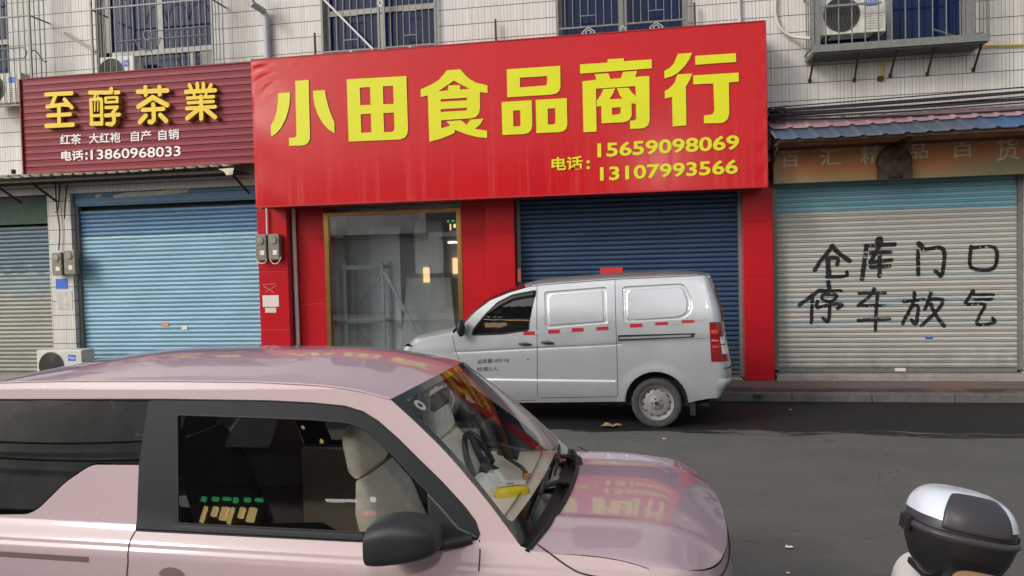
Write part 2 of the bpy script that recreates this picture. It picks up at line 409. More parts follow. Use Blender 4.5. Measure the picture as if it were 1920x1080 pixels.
# road: asphalt with a wet, darker gutter strip along the kerb
def asphalt():
    m = mat('asphalt', (.075, .072, .068), .8); q = NT(m); X, Y, Z = q.pos()
    fine = q.noise(q.posv, 160, 3, .7); mid = q.noise(q.posv, 1.6, 6, .65); pat = q.noise(q.scl(q.posv, (.5, 1.4, 1)), 1.1, 5, .6)
    c = q.mix(q.rng(mid, .3, .7), (.080, .079, .076), (.108, .106, .100))
    c = q.mix(q.rng(fine, .35, .75, 0, .5), c, (.15, .145, .13))
    c = q.mix(q.rng(pat, .52, .68, 0, .35), c, (.06, .058, .055))
    edge = q.noise(q.scl(q.posv, (1.3, 5, 1)), 1.0, 7, .72); wob = q.noise(q.scl(q.posv, (.22, 0, 0)), 1.0, 3, .5)
    yy = q.m('ADD', Y, q.m('ADD', q.m('MULTIPLY', q.m('SUBTRACT', edge, .5), 1.5), q.m('MULTIPLY', q.m('SUBTRACT', wob, .5), .5)))
    wet = q.m('MULTIPLY', q.rng(yy, 8.30, 8.40), q.rng(X, -9, -5))
    drops = q.m('MULTIPLY', q.rng(q.noise(q.scl(q.posv, (1, 3, 1)), 2.3, 4, .6), .68, .72), q.m('MULTIPLY', q.rng(Y, 6.2, 8), .7))
    wet = q.m('MAXIMUM', wet, drops)
    sp = q.noise(q.posv, 46, 4, .8); c = q.mix(q.rng(sp, .58, .72, 0, .45), c, (.18, .175, .16)); c = q.mix(q.rng(sp, .40, .30, 0, .5), c, (.035, .034, .033))
    vo = q.n('ShaderNodeTexVoronoi', feature='DISTANCE_TO_EDGE'); vo.inputs['Scale'].default_value = .32; dv = q.n('ShaderNodeVectorMath', operation='ADD'); nn = q.n('ShaderNodeTexNoise'); nn.inputs['Scale'].default_value = 2.2; nn.inputs['Detail'].default_value = 6; q.L(q.posv, nn.inputs['Vector']); q.L(q.posv, dv.inputs[0]); q.L(nn.outputs['Color'], dv.inputs[1]); q.L(dv.outputs[0], vo.inputs['Vector'])
    ck = q.m('MULTIPLY', q.m('LESS_THAN', vo.outputs['Distance'], .0035), q.rng(mid, .45, .6, 0, .55)); c = q.mix(ck, c, (.03, .03, .03))
    oil = q.noise(q.scl(q.posv, (1, 1.8, 1)), 1.7, 5, .6); c = q.mix(q.rng(oil, .66, .74, 0, .55), c, (.035, .034, .034))
    c = q.mix(wet, c, (.014, .0135, .014)); q.L(c, q.b.inputs['Base Color'])
    q.L(q.rng(wet, 0, 1, .85, .62), q.b.inputs['Roughness']); q.b.inputs['Specular IOR Level'].default_value = .3
    q.bump(q.m('ADD', q.m('MULTIPLY', fine, .6), mid), .35, .012); return m
M['asphalt'] = asphalt()
b = MB(); b.grid(lambda u, v: (-90+180*u, -60+160*v, -.001), 2, 2); tag(b.build('ground', 'concrete', fix=False), kind='structure')
b = MB(); b.grid(lambda u, v: (-60+120*u, -1.6+(YKERB+1.6)*v, .004), 60, 8); tag(b.build('road', 'asphalt', fix=False), kind='structure')
def pavers():
    m = mat('red pavement tiles', (.2, .1, .09), .8); q = NT(m); X, Y, Z = q.pos()
    br = q.n('ShaderNodeTexBrick'); br.offset = .5; br.inputs['Scale'].default_value = 1
    br.inputs['Brick Width'].default_value = .2; br.inputs['Row Height'].default_value = .1; br.inputs['Mortar Size'].default_value = .004
    br.inputs['Color1'].default_value = (.20, .105, .095, 1); br.inputs['Color2'].default_value = (.16, .10, .095, 1); br.inputs['Mortar'].default_value = (.08, .065, .06, 1)
    q.L(q.posv, br.inputs['Vector'])
    n = q.noise(q.posv, 1.7, 8, .7); c = q.mix(q.rng(n, .42, .62, 0, .85), br.outputs['Color'], (.13, .115, .11))
    st = q.noise(q.scl(q.posv, (.8, 3, 1)), 1.5, 6, .7); c = q.mix(q.rng(st, .56, .66, 0, .8), c, (.05, .03, .027)); eg = q.m('ADD', Y, q.m('MULTIPLY', q.m('SUBTRACT', st, .5), .5)); c = q.mix(q.m('MULTIPLY', q.rng(eg, 10.72, 10.6), q.rng(n, .35, .55)), c, (.055, .03, .028))
    q.L(c, q.b.inputs['Base Color']); return m
M['pavers'] = pavers()
b = MB(); b.box(-30, 20, YKERB+.16, 11.35, -.05, ZPAV); tag(b.build('pavement', 'pavers'), kind='structure')
b = MB()
x = -30.0
while x < 20:
    b.box(x+.004, x+.996, YKERB, YKERB+.155, -.05, ZPAV-.004); x += 1.0
tag(b.build('kerb', 'kerb', bevel=.012), kind='structure')
b = MB(); b.box(-30, 20, -9, -1.6, -.05, .1); tag(b.build('near_pavement', 'concrete'), kind='structure')

# ================================================================== THE TERRACE
bld = thing('shop_terrace', 'white tiled two storey terrace with roller shutters and blue windows above', 'building', (-3, YW, 0))
# upper wall with window openings
WIN = [(-12.4, -10.72, 5.02, 7.1), (-9.0, -6.84, 5.0, 7.0), (-4.92, -3.0, 4.95, 7.0), (-1.12, .8, 4.95, 7.0), (2.62, 4.66, 4.95, 7.0)]
b = MB()
b.panel([(-18, 3.33), (10, 3.33), (10, 9.2), (-18, 9.2)], [[(a, c), (a2, c), (a2, d), (a, d)] for a, a2, c, d in WIN], lambda u, v: V((u, YW, v)), 1.5)
for a, a2, c, d in WIN:                   # reveals
    for q in (((a, c), (a2, c)), ((a2, c), (a2, d)), ((a2, d), (a, d)), ((a, d), (a, c))):
        p0, p1 = q; b.add([(p0[0], YW, p0[1]), (p1[0], YW, p1[1]), (p1[0], YW+.16, p1[1]), (p0[0], YW+.16, p0[1])], [(0, 1, 2, 3)])
b.build('wall', 'tile', bld, fix=False)
b = MB(); b.box(-18, 10, YW+.9, 19, 3.4, 9.2); b.box(-18, 10, 18.9, 19, 0, 3.39); b.box(-18, 10, YW+.02, YW+.9, 8.9, 9.19)
b.box(-18, -17.8, YW+.02, 18.8, 0, 3.38); b.box(9.8, 10, YW+.02, 18.8, 0, 3.38); b.build('back_block', 'concrete', bld)
b = MB(); b.box(-18, 10, YSH+.09, YSH+.5, 3.05, 3.36); b.build('lintel', 'soffit', bld)
def window(a, a2, c, d, kind):
    f = MB(); y0, y1 = YW+.1, YW+.15; w_ = .055; g = 'blueglass'
    f.box(a, a+w_, y0, y1, c, d); f.box(a2-w_, a2, y0, y1, c, d); f.box(a+w_, a2-w_, y0, y1, c, c+w_); f.box(a+w_, a2-w_, y0, y1, d-w_, d)
    zm = 5.62 if kind == 'arch' else 6.0
    xs = {'arch': [.12, .36, .60, .86], 'two': [.5], 'plain': [.5]}[kind]
    f.box(a+w_, a2-w_, y0-.01, y1-.004, zm, zm+.09)
    if kind == 'arch':
        for k in (.30, .78): f.box(a+(a2-a)*k-.03, a+(a2-a)*k+.03, y0+.003, y1-.003, c+w_, zm)
        f.box(a+(a2-a)*.52-.05, a+(a2-a)*.52+.05, y0+.003, y1-.003, zm+.09, d-w_)
    else: f.box((a+a2)/2-.035, (a+a2)/2+.035, y0+.003, y1-.003, c+w_, d-w_)
    wo_ = f.build('window', 'alu', bld, bevel=.004)
    p = MB(); p.box(a+.02, a2-.02, YW+.125, YW+.132, c+.02, d-.02); p.build('pane', g, wo_)
    if kind == 'arch':            # grey infill strips left and right of the sashes
        p = MB(); p.box(a2-.30, a2-w_-.002, YW+.09, YW+.12, c+w_, zm-.01); p.build('infill_panel', 'steel', wo_)
        p = MB(); p.box(a+w_+.002, a+.2, YW+.09, YW+.12, c+w_, d-.1); p.build('infill_panel', 'steel', wo_)
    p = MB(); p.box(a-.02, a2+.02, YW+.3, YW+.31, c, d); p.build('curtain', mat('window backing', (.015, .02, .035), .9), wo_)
    return wo_
for i, q in enumerate(WIN): window(*q, ['plain', 'arch', 'two', 'two', 'two'][i])

# ---- roller shutters
def dent(x, z): return .004*sin(x*2.6+z*3)+.0035*sin(x*6.1-z*4.3+1)+.003*sin(x*1.3+z*9)
def slatY(z, Y, per=.0745, z0=0):
    t = ((z-z0)/per) % 1.0
    return Y - .017*sqrt(max(0, 1-(2*t-1)**2)) + (.007 if t < .08 or t > .92 else 0)
def shutter(x0, x1, z0, z1, Y, m, label, box=None, per=.0745):
    root = MB(); ts = (0, .06, .12, .25, .4, .5, .6, .75, .88, .94); n = int((z1-z0)/per)
    rows = [z0+(k+t)*per for k in range(n) for t in ts]+[z0+n*per]
    nu = int((x1-x0)/.12)+2
    root.grid(lambda u, v: (x0+(x1-x0)*u, slatY(rows[int(round(v*(len(rows)-1)))], Y, per, z0)+dent(x0+(x1-x0)*u, rows[int(round(v*(len(rows)-1)))]), rows[int(round(v*(len(rows)-1)))]), nu, len(rows))
    s_ = root.build('roller_shutter', m, bld, smooth=True, fix=False, label=label, angle=60)
    g = MB(); g.box(x0-.06, x0-.002, Y-.06, Y+.05, z0-.02, z1+.1); g.build('guide_rail', 'steel', s_)
    g = MB(); g.box(x1+.002, x1+.06, Y-.06, Y+.05, z0-.02, z1+.1); g.build('guide_rail', 'steel', s_)
    g = MB(); g.box(x0, x1, Y-.02, Y+.02, z0-.06, z0-.002); g.build('bottom_bar', 'steel', s_)
    g = MB(); g.box(x0-.05, x1+.05, Y+.06, Y+.07, z0-.06, z1+.3); g.build('backing', 'dark', s_)
    if box: g = MB(); g.box(x0-.055, x1+.055, Y-.09, Y+.055, z1+.002, z1+.4); g.build('shutter_box', box, s_, bevel=.006)
    return s_
def shutter_mat(name, base, bands=(), scr=(.45, .47, .46), wear=.3, per=.0745, z0=0):
    """base paint, bands = (z from, z to, colour, raggedness) painted over, chips showing the primer"""
    m = mat(name, base, .42); q = NT(m); X, Y, Z = q.pos()
    c = q.mix(q.rng(q.noise(q.scl(q.posv, (.35, 1, 3)), 2, 6, .7), .35, .7, 0, .5), base, tuple(k*.72 for k in base))
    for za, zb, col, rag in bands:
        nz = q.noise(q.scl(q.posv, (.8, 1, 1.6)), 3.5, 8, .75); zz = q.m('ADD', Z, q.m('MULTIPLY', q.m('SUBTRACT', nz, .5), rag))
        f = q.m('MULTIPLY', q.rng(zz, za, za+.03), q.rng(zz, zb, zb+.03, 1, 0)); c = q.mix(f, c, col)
    ch = q.noise(q.scl(q.posv, (1.2, 1, 4)), 3.2, 8, .8); c = q.mix(q.rng(ch, .64, .67, 0, wear), c, scr)
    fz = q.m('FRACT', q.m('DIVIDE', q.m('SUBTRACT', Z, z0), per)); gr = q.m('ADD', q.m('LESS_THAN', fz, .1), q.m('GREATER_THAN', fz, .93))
    c = q.mix(q.m('MULTIPLY', gr, .62), c, tuple(k*.16 for k in base))  # slat grooves darkened in the colour to deepen their shade
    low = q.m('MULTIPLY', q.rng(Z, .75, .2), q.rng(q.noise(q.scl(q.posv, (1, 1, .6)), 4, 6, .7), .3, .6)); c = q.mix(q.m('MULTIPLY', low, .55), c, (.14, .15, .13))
    q.L(c, q.b.inputs['Base Color']); q.L(q.rng(ch, .3, .7, .35, .6), q.b.inputs['Roughness']); return m
ZS = P(1458, 690, YSH).z
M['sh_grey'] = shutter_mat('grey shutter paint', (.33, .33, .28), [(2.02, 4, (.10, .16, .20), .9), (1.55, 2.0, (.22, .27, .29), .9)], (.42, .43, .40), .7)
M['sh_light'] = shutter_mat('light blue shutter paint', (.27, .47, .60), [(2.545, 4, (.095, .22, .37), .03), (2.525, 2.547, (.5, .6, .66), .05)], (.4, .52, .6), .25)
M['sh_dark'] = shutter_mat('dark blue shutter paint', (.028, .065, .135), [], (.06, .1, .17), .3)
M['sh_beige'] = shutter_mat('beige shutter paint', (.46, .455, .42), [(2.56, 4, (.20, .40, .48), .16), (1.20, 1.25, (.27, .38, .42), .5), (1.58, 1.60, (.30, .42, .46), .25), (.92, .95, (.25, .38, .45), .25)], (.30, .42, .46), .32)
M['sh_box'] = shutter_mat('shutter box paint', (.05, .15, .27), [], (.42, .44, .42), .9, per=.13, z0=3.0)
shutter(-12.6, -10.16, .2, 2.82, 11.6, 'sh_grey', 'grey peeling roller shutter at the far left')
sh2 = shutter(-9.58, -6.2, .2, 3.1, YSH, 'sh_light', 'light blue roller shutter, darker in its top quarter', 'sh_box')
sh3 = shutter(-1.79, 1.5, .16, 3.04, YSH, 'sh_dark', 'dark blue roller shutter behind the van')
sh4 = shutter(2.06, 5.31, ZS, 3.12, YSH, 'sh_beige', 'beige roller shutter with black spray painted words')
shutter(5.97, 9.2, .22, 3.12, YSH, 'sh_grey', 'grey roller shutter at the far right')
b = MB(); b.box(-12.7, -10.12, 11.5, 11.56, 2.84, 3.34); b.build('transom_panel', mat('dark green panel', (.03, .07, .045), .6, noise=.2), bld)
yb = YSH-.0935
for L_ in ([(211, 367), (240, 360), (300, 358), (330, 353), (356, 353), (350, 361), (310, 365), (260, 368), (214, 371)], [(178, 366), (188, 363), (190, 369), (180, 371)]):
    b = MB(); pp = [P(x, y, yb) for x, y in L_]; vs, fs = curve_mesh([[(p.x, p.z) for p in pp]]); b.add([(v.x, yb, v.y) for v in vs], fs); b.build('peeled_patch', mat('peeled cream patch', (.42, .42, .38), .7, noise=.2), sh2, fix=False)
# steps below the shutters
b = MB(); pass
for q in ((2.0, 5.4, 11.30, 11.9, .05, ZS-.07), (5.4, 9, 11.28, 11.9, .05, .2), (-1.81, 1.54, 11.45, 11.9, .05, .125), (-9.6, -6.2, 11.36, 11.9, .05, .17), (-13, -10.16, 11.36, 11.9, .05, .17)):
    b = MB(); b.box(*q); b.build('door_step', 'concrete', bld, bevel=.01)
# pillars
b = MB(); b.box(-10.10, -9.645, YW-.006, 12, .1, 3.326); b.build('tile_pillar', 'tile', bld)
b = MB(); b.box(5.375, 5.9, YW-.006, 12, .1, 3.326); b.build('tile_pillar', 'tile', bld)
b = MB(); b.box(-14, -12.66, YW-.006, 12, .1, 3.326); b.build('tile_pillar', 'tile', bld)
def clad(x0, x1, y0, y1, z0, z1, seams):
    b = MB(); zs = [z0]+seams+[z1]
    for i in range(len(zs)-1): b.box(x0, x1, y0, y1, zs[i]+(.003 if i else 0), zs[i+1]-.003)
    b.box(x0+.004, x1-.004, y0+.006, y1-.01, z0+.01, z1-.01)
    return b.build('red_cladding', 'red', bld, bevel=.004)
clad(-6.13, -5.615, YRED, 12, .12, 2.93, [.95, 1.9]); clad(-5.613, -5.07, 11.52, 12, .12, 2.93, [1.35, 2.4])
clad(-2.735, -2.297, 11.5, 12, .12, 2.93, [1.35, 2.4]); clad(-2.295, -1.86, YRED, 12, .12, 2.93, [1.35, 2.4])
clad(1.55, 1.965, YRED, 12, .12, 2.95, [.85, 1.65, 2.45])
b = MB(); b.box(-6.13, 1.96, YRED+.02, 12.0, 2.955, 3.045); b.build('soffit_strip', 'soffit', bld)
# glass shopfront
gx0, gx1, gz0, gz1, gy = -5.065, -2.745, .14, 2.84, 11.54
f = MB(); f.box(gx0, gx0+.075, gy-.03, gy+.06, gz0, gz1); f.box(gx1-.075, gx1, gy-.03, gy+.06, gz0, gz1); f.box(gx0+.075, gx1-.075, gy-.028, gy+.058, gz1-.06, gz1); f.box(gx0+.075, gx1-.075, gy-.028, gy+.058, gz0, gz0+.06)
sf = f.build('shopfront', 'gold', bld, bevel=.004)
b = MB(); b.box(gx0+.04, gx1-.04, gy+.012, gy+.024, gz0+.03, gz1-.03); b.build('glass_pane', 'shopglass', sf)
# the shop room behind it
b = MB(); b.box(-6.1, -1.85, 13.2, 13.3, .1, 3.3); b.box(-6.2, -6.1, 12.01, 13.2, .1, 3.3); b.box(-1.85, -1.8, 12.01, 13.2, .1, 3.3); b.box(-6.1, -1.85, 12.01, 13.2, 3.2, 3.3); b.box(-6.1, -1.85, 11.66, 13.2, .06, .1)
b.build('interior_wall', mat('interior plaster', (.74, .77, .78), .7, noise=.06, nscale=2), bld)

# things inside the shop
def T(name, mb, m, label, cat, **k):
    g = k.pop('group', None); return tag(mb.build(name, m, **k), label, cat, g)
b = MB(); b.box(-5.02, -4.35, 12.40, 12.44, .1, 2.95); T('wall_board', b, 'gravelwhite', 'wide pale grey board standing at the left inside the shop', 'board', bevel=.005)
b = MB(); b.box(-4.60, -4.05, 12.35, 12.385, .1, 2.62); T('tall_board', b, 'pale', 'tall pale white board standing right behind the metal rack', 'board', bevel=.004)
b = MB(); b.box(-3.80, -3.30, 12.42, 12.47, .1, 2.7); T('upright_board', b, 'pale', 'pale upright panel standing behind the leaning grey board', 'board', bevel=.004)
b = MB(); b.box(-3.22, -2.5, 12.55, 12.6, .1, 2.65); T('back_board', b, 'gravelwhite', 'blue grey panel at the right of the shop interior', 'board', bevel=.004)
b = MB(); lb = [P(705, 535, 12.2), P(765, 535, 12.2)]
b.hexa([(-4.0, 11.95, .12), (-2.95, 11.95, .12), (-2.95, 12.0, .12), (-4.0, 12.0, .12)], [(-3.92, 12.3, 1.72), (-3.15, 12.3, 1.72), (-3.15, 12.35, 1.72), (-3.92, 12.35, 1.72)])
lbo = thing('leaning_board', 'grey board with a brown top edge leaning inside the shop', 'board', (-3.5, 12, .1))
b.build('board', 'greyboard', lbo); b = MB(); b.hexa([(-3.93, 12.285, 1.722), (-3.14, 12.285, 1.722), (-3.14, 12.36, 1.722), (-3.93, 12.36, 1.722)], [(-3.925, 12.295, 1.80), (-3.145, 12.295, 1.80), (-3.145, 12.365, 1.80), (-3.925, 12.365, 1.80)]); b.build('edge_trim', 'woodbrown', lbo)
rk = thing('metal_rack', 'blue grey steel rack frame with braces inside the shop window', 'rack', (-4.3, 11.95, .1))
rx = (-5.0, -4.42, -3.88); b = MB()
rl = P(626, 500, 11.8).x, P(646, 500, 11.8).x, P(709, 500, 11.8).x
X0, X1, X2 = -4.98, rl[1], rl[2]
for xx, yy in ((X0, 11.8), (X1, 11.8), (X2, 12.0), (X1+.02, 12.25), (X2+.02, 12.3)):
    b = MB(); b.box(xx-.022, xx+.022, yy-.022, yy+.022, .1, 2.02); b.build('post', 'rackblue', rk)
for z in (1.93, 1.02, .3):
    b = MB(); b.box(X0+.022, X1-.022, 11.79, 11.81, z-.03, z+.03); b.bar((X1+.02, 11.8, z), (X2-.02, 12.0, z), .02, .07); b.bar((X1, 11.83, z), (X1+.02, 12.23, z), .02, .06); b.bar((X2, 12.03, z), (X2+.02, 12.28, z), .02, .06); b.build('beam', 'rackblue', rk)
for p, q in (((X0, 11.8, 1.6), (X1, 11.8, 1.25)), ((X1, 12.22, 1.2), (X2, 12.0, 1.8)), ((X0, 11.8, .3), (X1, 11.8, .85)), ((X1, 12.2, .9), (X2, 12.0, .3))):
    b = MB(); b.bar(p, q, .018, .03); b.build('brace', 'rackblue', rk)
b = MB(); b.bar((X2+.06, 11.93, 1.85), (-3.3, 11.9, .12), .03, .05); T('leaning_strip', b, 'rackblue', 'narrow metal strip leaning beside the rack in the shop', 'strip')
b = MB(); b.box(-2.98, -2.92, 12.3, 12.33, .9, 1.5)
pf = thing('picture_frame', 'small black rimmed frame low on the right inside the shop', 'frame', (-3.0, 12.5, .9))
a0, a1 = P(783, 510, 12.5), P(826, 560, 12.5); b = MB()
b.box(a0.x, a1.x, 12.48, 12.52, a1.z, a1.z+.06); b.box(a0.x, a0.x+.025, 12.48, 12.52, a1.z+.06, a0.z); b.box(a1.x-.025, a1.x, 12.48, 12.52, a1.z+.06, a0.z); b.box(a0.x, a1.x, 12.481, 12.52, a0.z, a0.z+.04); b.build('rim', 'black', pf)
b = MB(); b.box(a0.x+.02, a1.x-.02, 12.495, 12.505, a1.z+.03, a0.z+.01); b.build('backing_sheet', 'gravelwhite', pf)

# ================================================================== SIGNBOARDS
def zs(ox, oy, s, pts): return [(ox+x/s, oy+y/s) for x, y in pts]
YS = 10.75
rs = thing('red_signboard', 'large red signboard with yellow shop name and phone numbers', 'signboard', (-2.0, 11.05, 2.915))
x0, x1, z0, z1 = -5.84, 1.80, 2.915, 5.175
def vinyl(u, v):
    x = x0+(x1-x0)*u; z = z0+(z1-z0)*v; e = max(0, 1-u*7.5)**1.5
    wr = e*.010*sin(30*(x*.55-z)+3*sin(5*z+x*4))*max(0, v-.72)/.28*(.5+.5*sin(x*9+z*3)) + e*.004*sin(7*z+x*3) + max(0, 1-(1-v)*14)*.0018*sin(x*11+3*sin(x*3)) + max(0, 1-(1-u)*40)*.004*sin(z*17)
    k = min(1, u*200, v*60, (1-u)*200, (1-v)*60)
    return V((x, YS-.001+wr*k*.9+.012*(1-min(1, min(u*9, (1-u)*9, v*3, (1-v)*3)*1.0))*0, z))
q = NT(M['redvinyl']); X, Y, Z = q.pos(); st = q.noise(q.scl(q.posv, (9, 1, .25)), 1.0, 6, .7); sk = q.m('MULTIPLY', q.rng(st, .5, .72), q.rng(Z, 4.6, 2.9, .15, 1)); q.L(q.rng(sk, 0, 1, .20, .36), q.b.inputs['Roughness'])
old = q.b.inputs['Base Color'].links[0].from_socket; q.L(q.mix(q.m('MULTIPLY', sk, .22), old, (.62, .12, .10)), q.b.inputs['Base Color'])
b = MB(); b.grid(vinyl, 260, 90); b.build('panel_face', 'redvinyl', rs, smooth=True, fix=False)
b = MB(); b.box(x0+.001, x1-.001, YS+.016, 11.38, z0, z1-.001); b.build('sign_box', mat('sign box side', (.3, .012, .016), .5, noise=.1), rs)
b = MB(); b.bar((x0, YS+.004, z0-.008), (x1, YS+.004, z0-.008), .03, .022); b.bar((x0, YS+.004, z1+.008), (x1, YS+.004, z1+.008), .03, .016); b.bar((x1+.008, YS+.004, z0-.01), (x1+.008, YS+.004, z1+.01), .016, .03); b.build('edge_trim', mat('sign edge', (.36, .012, .018), .4, noise=.2, nscale=9), rs)
A_, B_, C_ = (500, 130, 6.75), (780, 110, 6.3533), (1080, 90, 6.0)
GL = [
 (A_, [[(152,305),(303,295),(300,400),(285,500),(250,620),(190,740),(130,810),(75,850),(60,835),(58,715),(100,640),(130,540),(148,420)],
       [(367,150),(537,137),(553,820),(553,880),(535,925),(500,955),(450,967),(290,970),(287,870),(350,866),(375,855),(383,820)],
       [(592,275),(742,265),(755,350),(785,470),(825,590),(862,670),(865,810),(790,765),(715,685),(650,570),(610,450),(594,350)]]),
 (A_, [[(1017,130),(1772,88),(1792,760),(1785,820),(1750,870),(1690,890),(1043,917)], [(1183,235),(1313,228),(1320,452),(1192,458)], [(1475,218),(1605,212),(1612,440),(1482,446)], [(1195,570),(1323,563),(1330,800),(1203,806)], [(1482,556),(1615,550),(1622,750),(1610,785),(1580,795),(1492,797)]]),
 (B_, [[(367,142),(530,130),(580,190),(640,245),(720,290),(855,322),(855,412),(765,400),(765,600),(750,660),(715,697),(660,712),(303,736),(305,832),(412,800),(368,748),(540,738),(605,790),(652,728),(805,718),(770,785),(705,838),(850,862),(850,947),(740,938),(610,905),(465,848),(462,885),(420,908),(300,955),(162,993),(145,440),(60,460),(60,370),(180,315),(270,260),(330,195)],
       [(455,265),(640,362),(530,372),(527,318),(385,322),(385,382),(272,390)], [(297,487),(612,467),(612,490),(600,500),(297,517)], [(297,605),(615,587),(612,605),(600,620),(297,638)]]),
 (B_, [[(1083,130),(1720,88),(1722,330),(1712,380),(1680,415),(1610,432),(1090,463)], [(1240,230),(1565,210),(1562,305),(1545,322),(1240,345)], [(1022,520),(1380,497),(1387,800),(1375,850),(1345,885),(1290,900),(1033,912)], [(1160,620),(1243,616),(1247,785),(1235,808),(1163,810)],
       [(1427,495),(1798,472),(1803,790),(1790,835),(1760,865),(1710,877),(1437,890)], [(1570,597),(1660,593),(1663,765),(1645,785),(1573,788)]]),
 (C_, [[(45,188),(355,168),(357,130),(538,118),(540,152),(852,130),(852,232),(48,292)],
       [(73,378),(230,360),(215,298),(365,287),(388,352),(505,343),(530,272),(685,262),(667,328),(825,318),(828,820),(812,870),(775,900),(730,907),(610,912),(607,820),(655,818),(678,800),(670,432),(225,460),(232,942),(85,950)],
       [(310,465),(440,458),(415,520),(378,580),(525,572),(490,530),(462,455),(590,448),(625,500),(672,545),(672,635),(625,622),(627,760),(610,800),(580,825),(530,838),(290,850),(285,655),(235,662),(235,590),(275,540)], [(403,675),(503,668),(503,730),(485,748),(405,755)]]),
 (C_, [[(1145,70),(1305,57),(1275,130),(1220,210),(1150,280),(1080,320),(995,345),(993,262),(1050,230),(1100,180)], [(1140,300),(1307,290),(1275,370),(1235,435),(1240,872),(1087,885),(1080,553),(1000,572),(998,490),(1060,450),(1110,390)], [(1340,92),(1797,62),(1800,160),(1342,192)],
       [(1315,312),(1827,280),(1830,380),(1718,390),(1722,740),(1705,800),(1665,838),(1620,847),(1440,850),(1437,760),(1515,755),(1540,742),(1555,710),(1545,402),(1320,412)]])]
for (ox, oy, sc), loops in GL:
    lp = []
    for l in loops: lp.append([(p.x, p.z) for p in (P(x, y, YS) for x, y in zs(ox, oy, sc, l))])
    vs, fs = curve_mesh(lp); b = MB(); b.add([(v.x, YS-.0155, v.y) for v in vs], fs); b.build('sign_character', 'yellowvinyl', rs, fix=False)
def text_px(mb, s, xa, xb, tl, bl, br, Y, bold=0, extrude=0, off=0):
    text_on(mb, s, P(xa, bl, Y), P(xb, br, Y), P(xa+(bl-tl)*-.012, tl, Y), off, bold, extrude)
q = lambda X, Y: (940+X/2.7, Y/2.7)
def tq(mb, s, xa, xb, tl, bl, br, Y, **k): text_px(mb, s, q(xa, 0)[0], q(xb, 0)[0], q(0, tl)[1], q(0, bl)[1], q(0, br)[1], Y, **k)
b = MB(); tq(b, '15659098069', 487, 1205, 725, 798, 757, YS-.012, bold=.024); b.build('phone_number', 'yellowvinyl', rs, fix=False); b = MB(); tq(b, '13107993566', 500, 1198, 845, 917, 880, YS-.012, bold=.024); b.build('phone_number', 'yellowvinyl', rs, fix=False)
b = MB(); tq(b, '电话', 255, 412, 797, 865, 857, YS-.012, bold=.022); tq(b, ':', 431, 449, 812, 857, 856, YS-.012, bold=.03); b.build('phone_caption', 'yellowvinyl', rs, fix=False)

# maroon slatted board
YM = 10.95
ms = thing('maroon_signboard', 'maroon slatted signboard with raised yellow tea shop name', 'signboard', (-8.0, 11.1, 3.6))
b = MB(); zt, zb, xa, xb = 5.2, 3.62, -10.10, -5.87; n = 14; per = (zt-zb)/n
for k in range(n):
    a = zb+k*per; b.add([(xa, YM+.0, a+.012), (xb, YM, a+.012), (xb, YM+.004, a+per*.55), (xa, YM+.004, a+per*.55), (xb, YM+.0, a+per), (xa, YM, a+per), (xb, YM+.022, a+per), (xa, YM+.022, a+per), (xb, YM+.022, a+.012), (xa, YM+.022, a+.012)], [(0, 1, 2, 3), (3, 2, 4, 5), (5, 4, 6, 7), (1, 0, 9, 8)])
b.box(xa, xb, YM+.026, YM+.12, zb, zt); b.build('slat_panel', 'maroon', ms)
b = MB(); b.bar((xa-.012, YM+.02, zb-.01), (xa-.012, YM+.02, zt+.01), .02, .1); b.bar((xa, YM+.03, zt+.012), (xb, YM+.03, zt+.012), .09, .02); b.build('edge_trim', 'maroon', ms)
D_, E_ = (70, 140, 9.817), (240, 140, 9.817)
CH = [(D_, [([(160,365),(630,340)],85),([(335,375),(275,540)],85),([(180,590),(470,550),(575,560)],80),([(500,455),(635,605)],80),([(400,590),(405,900)],85),([(200,755),(610,730)],80),([(170,945),(660,920)],90)]),
 (D_, [([(965,330),(1495,325)],82),([(1060,370),(1055,440)],55),([(1110,370),(1120,440)],30),([(985,470),(1005,915)],72),([(985,460),(1175,445)],66),([(1182,470),(1192,915)],70),([(1062,490),(1062,670)],30),([(1118,490),(1118,670)],28),([(1010,760),(1185,750)],62),([(1000,905),(1190,900)],85),([(1370,265),(1370,320)],85),
       ([(1272,430),(1482,420)],52),([(1272,512),(1482,502)],56),([(1268,435),(1270,510)],58),([(1482,430),(1482,505)],60),([(1275,610),(1485,600)],68),([(1470,615),(1400,710)],70),([(1270,755),(1520,738)],80),([(1425,720),(1428,870),(1390,918),(1300,910)],82)]),
 (E_, [([(180,315),(720,290)],92),([(320,232),(325,370)],88),([(580,225),(585,365)],88),([(195,590),(455,418),(720,560)],98),([(465,545),(475,650)],88),([(275,650),(655,630)],85),([(475,650),(480,835),(440,875),(400,868)],92),([(330,758),(225,872)],95),([(600,745),(708,850)],95)]),
 (E_, [([(1130,190),(1165,270)],78),([(1275,165),(1280,270)],78),([(1385,165),(1390,270)],78),([(1530,185),(1490,270)],74),([(1070,318),(1605,288)],85),([(1215,350),(1228,405)],60),([(1445,340),(1432,400)],60),([(1100,435),(1580,405)],68),([(1115,520),(1575,495)],66),([(1090,625),(1610,592)],75),([(1350,405),(1355,810)],88),([(1300,640),(1100,805)],92),([(1430,640),(1610,785)],92)])]
YL = YM-.075
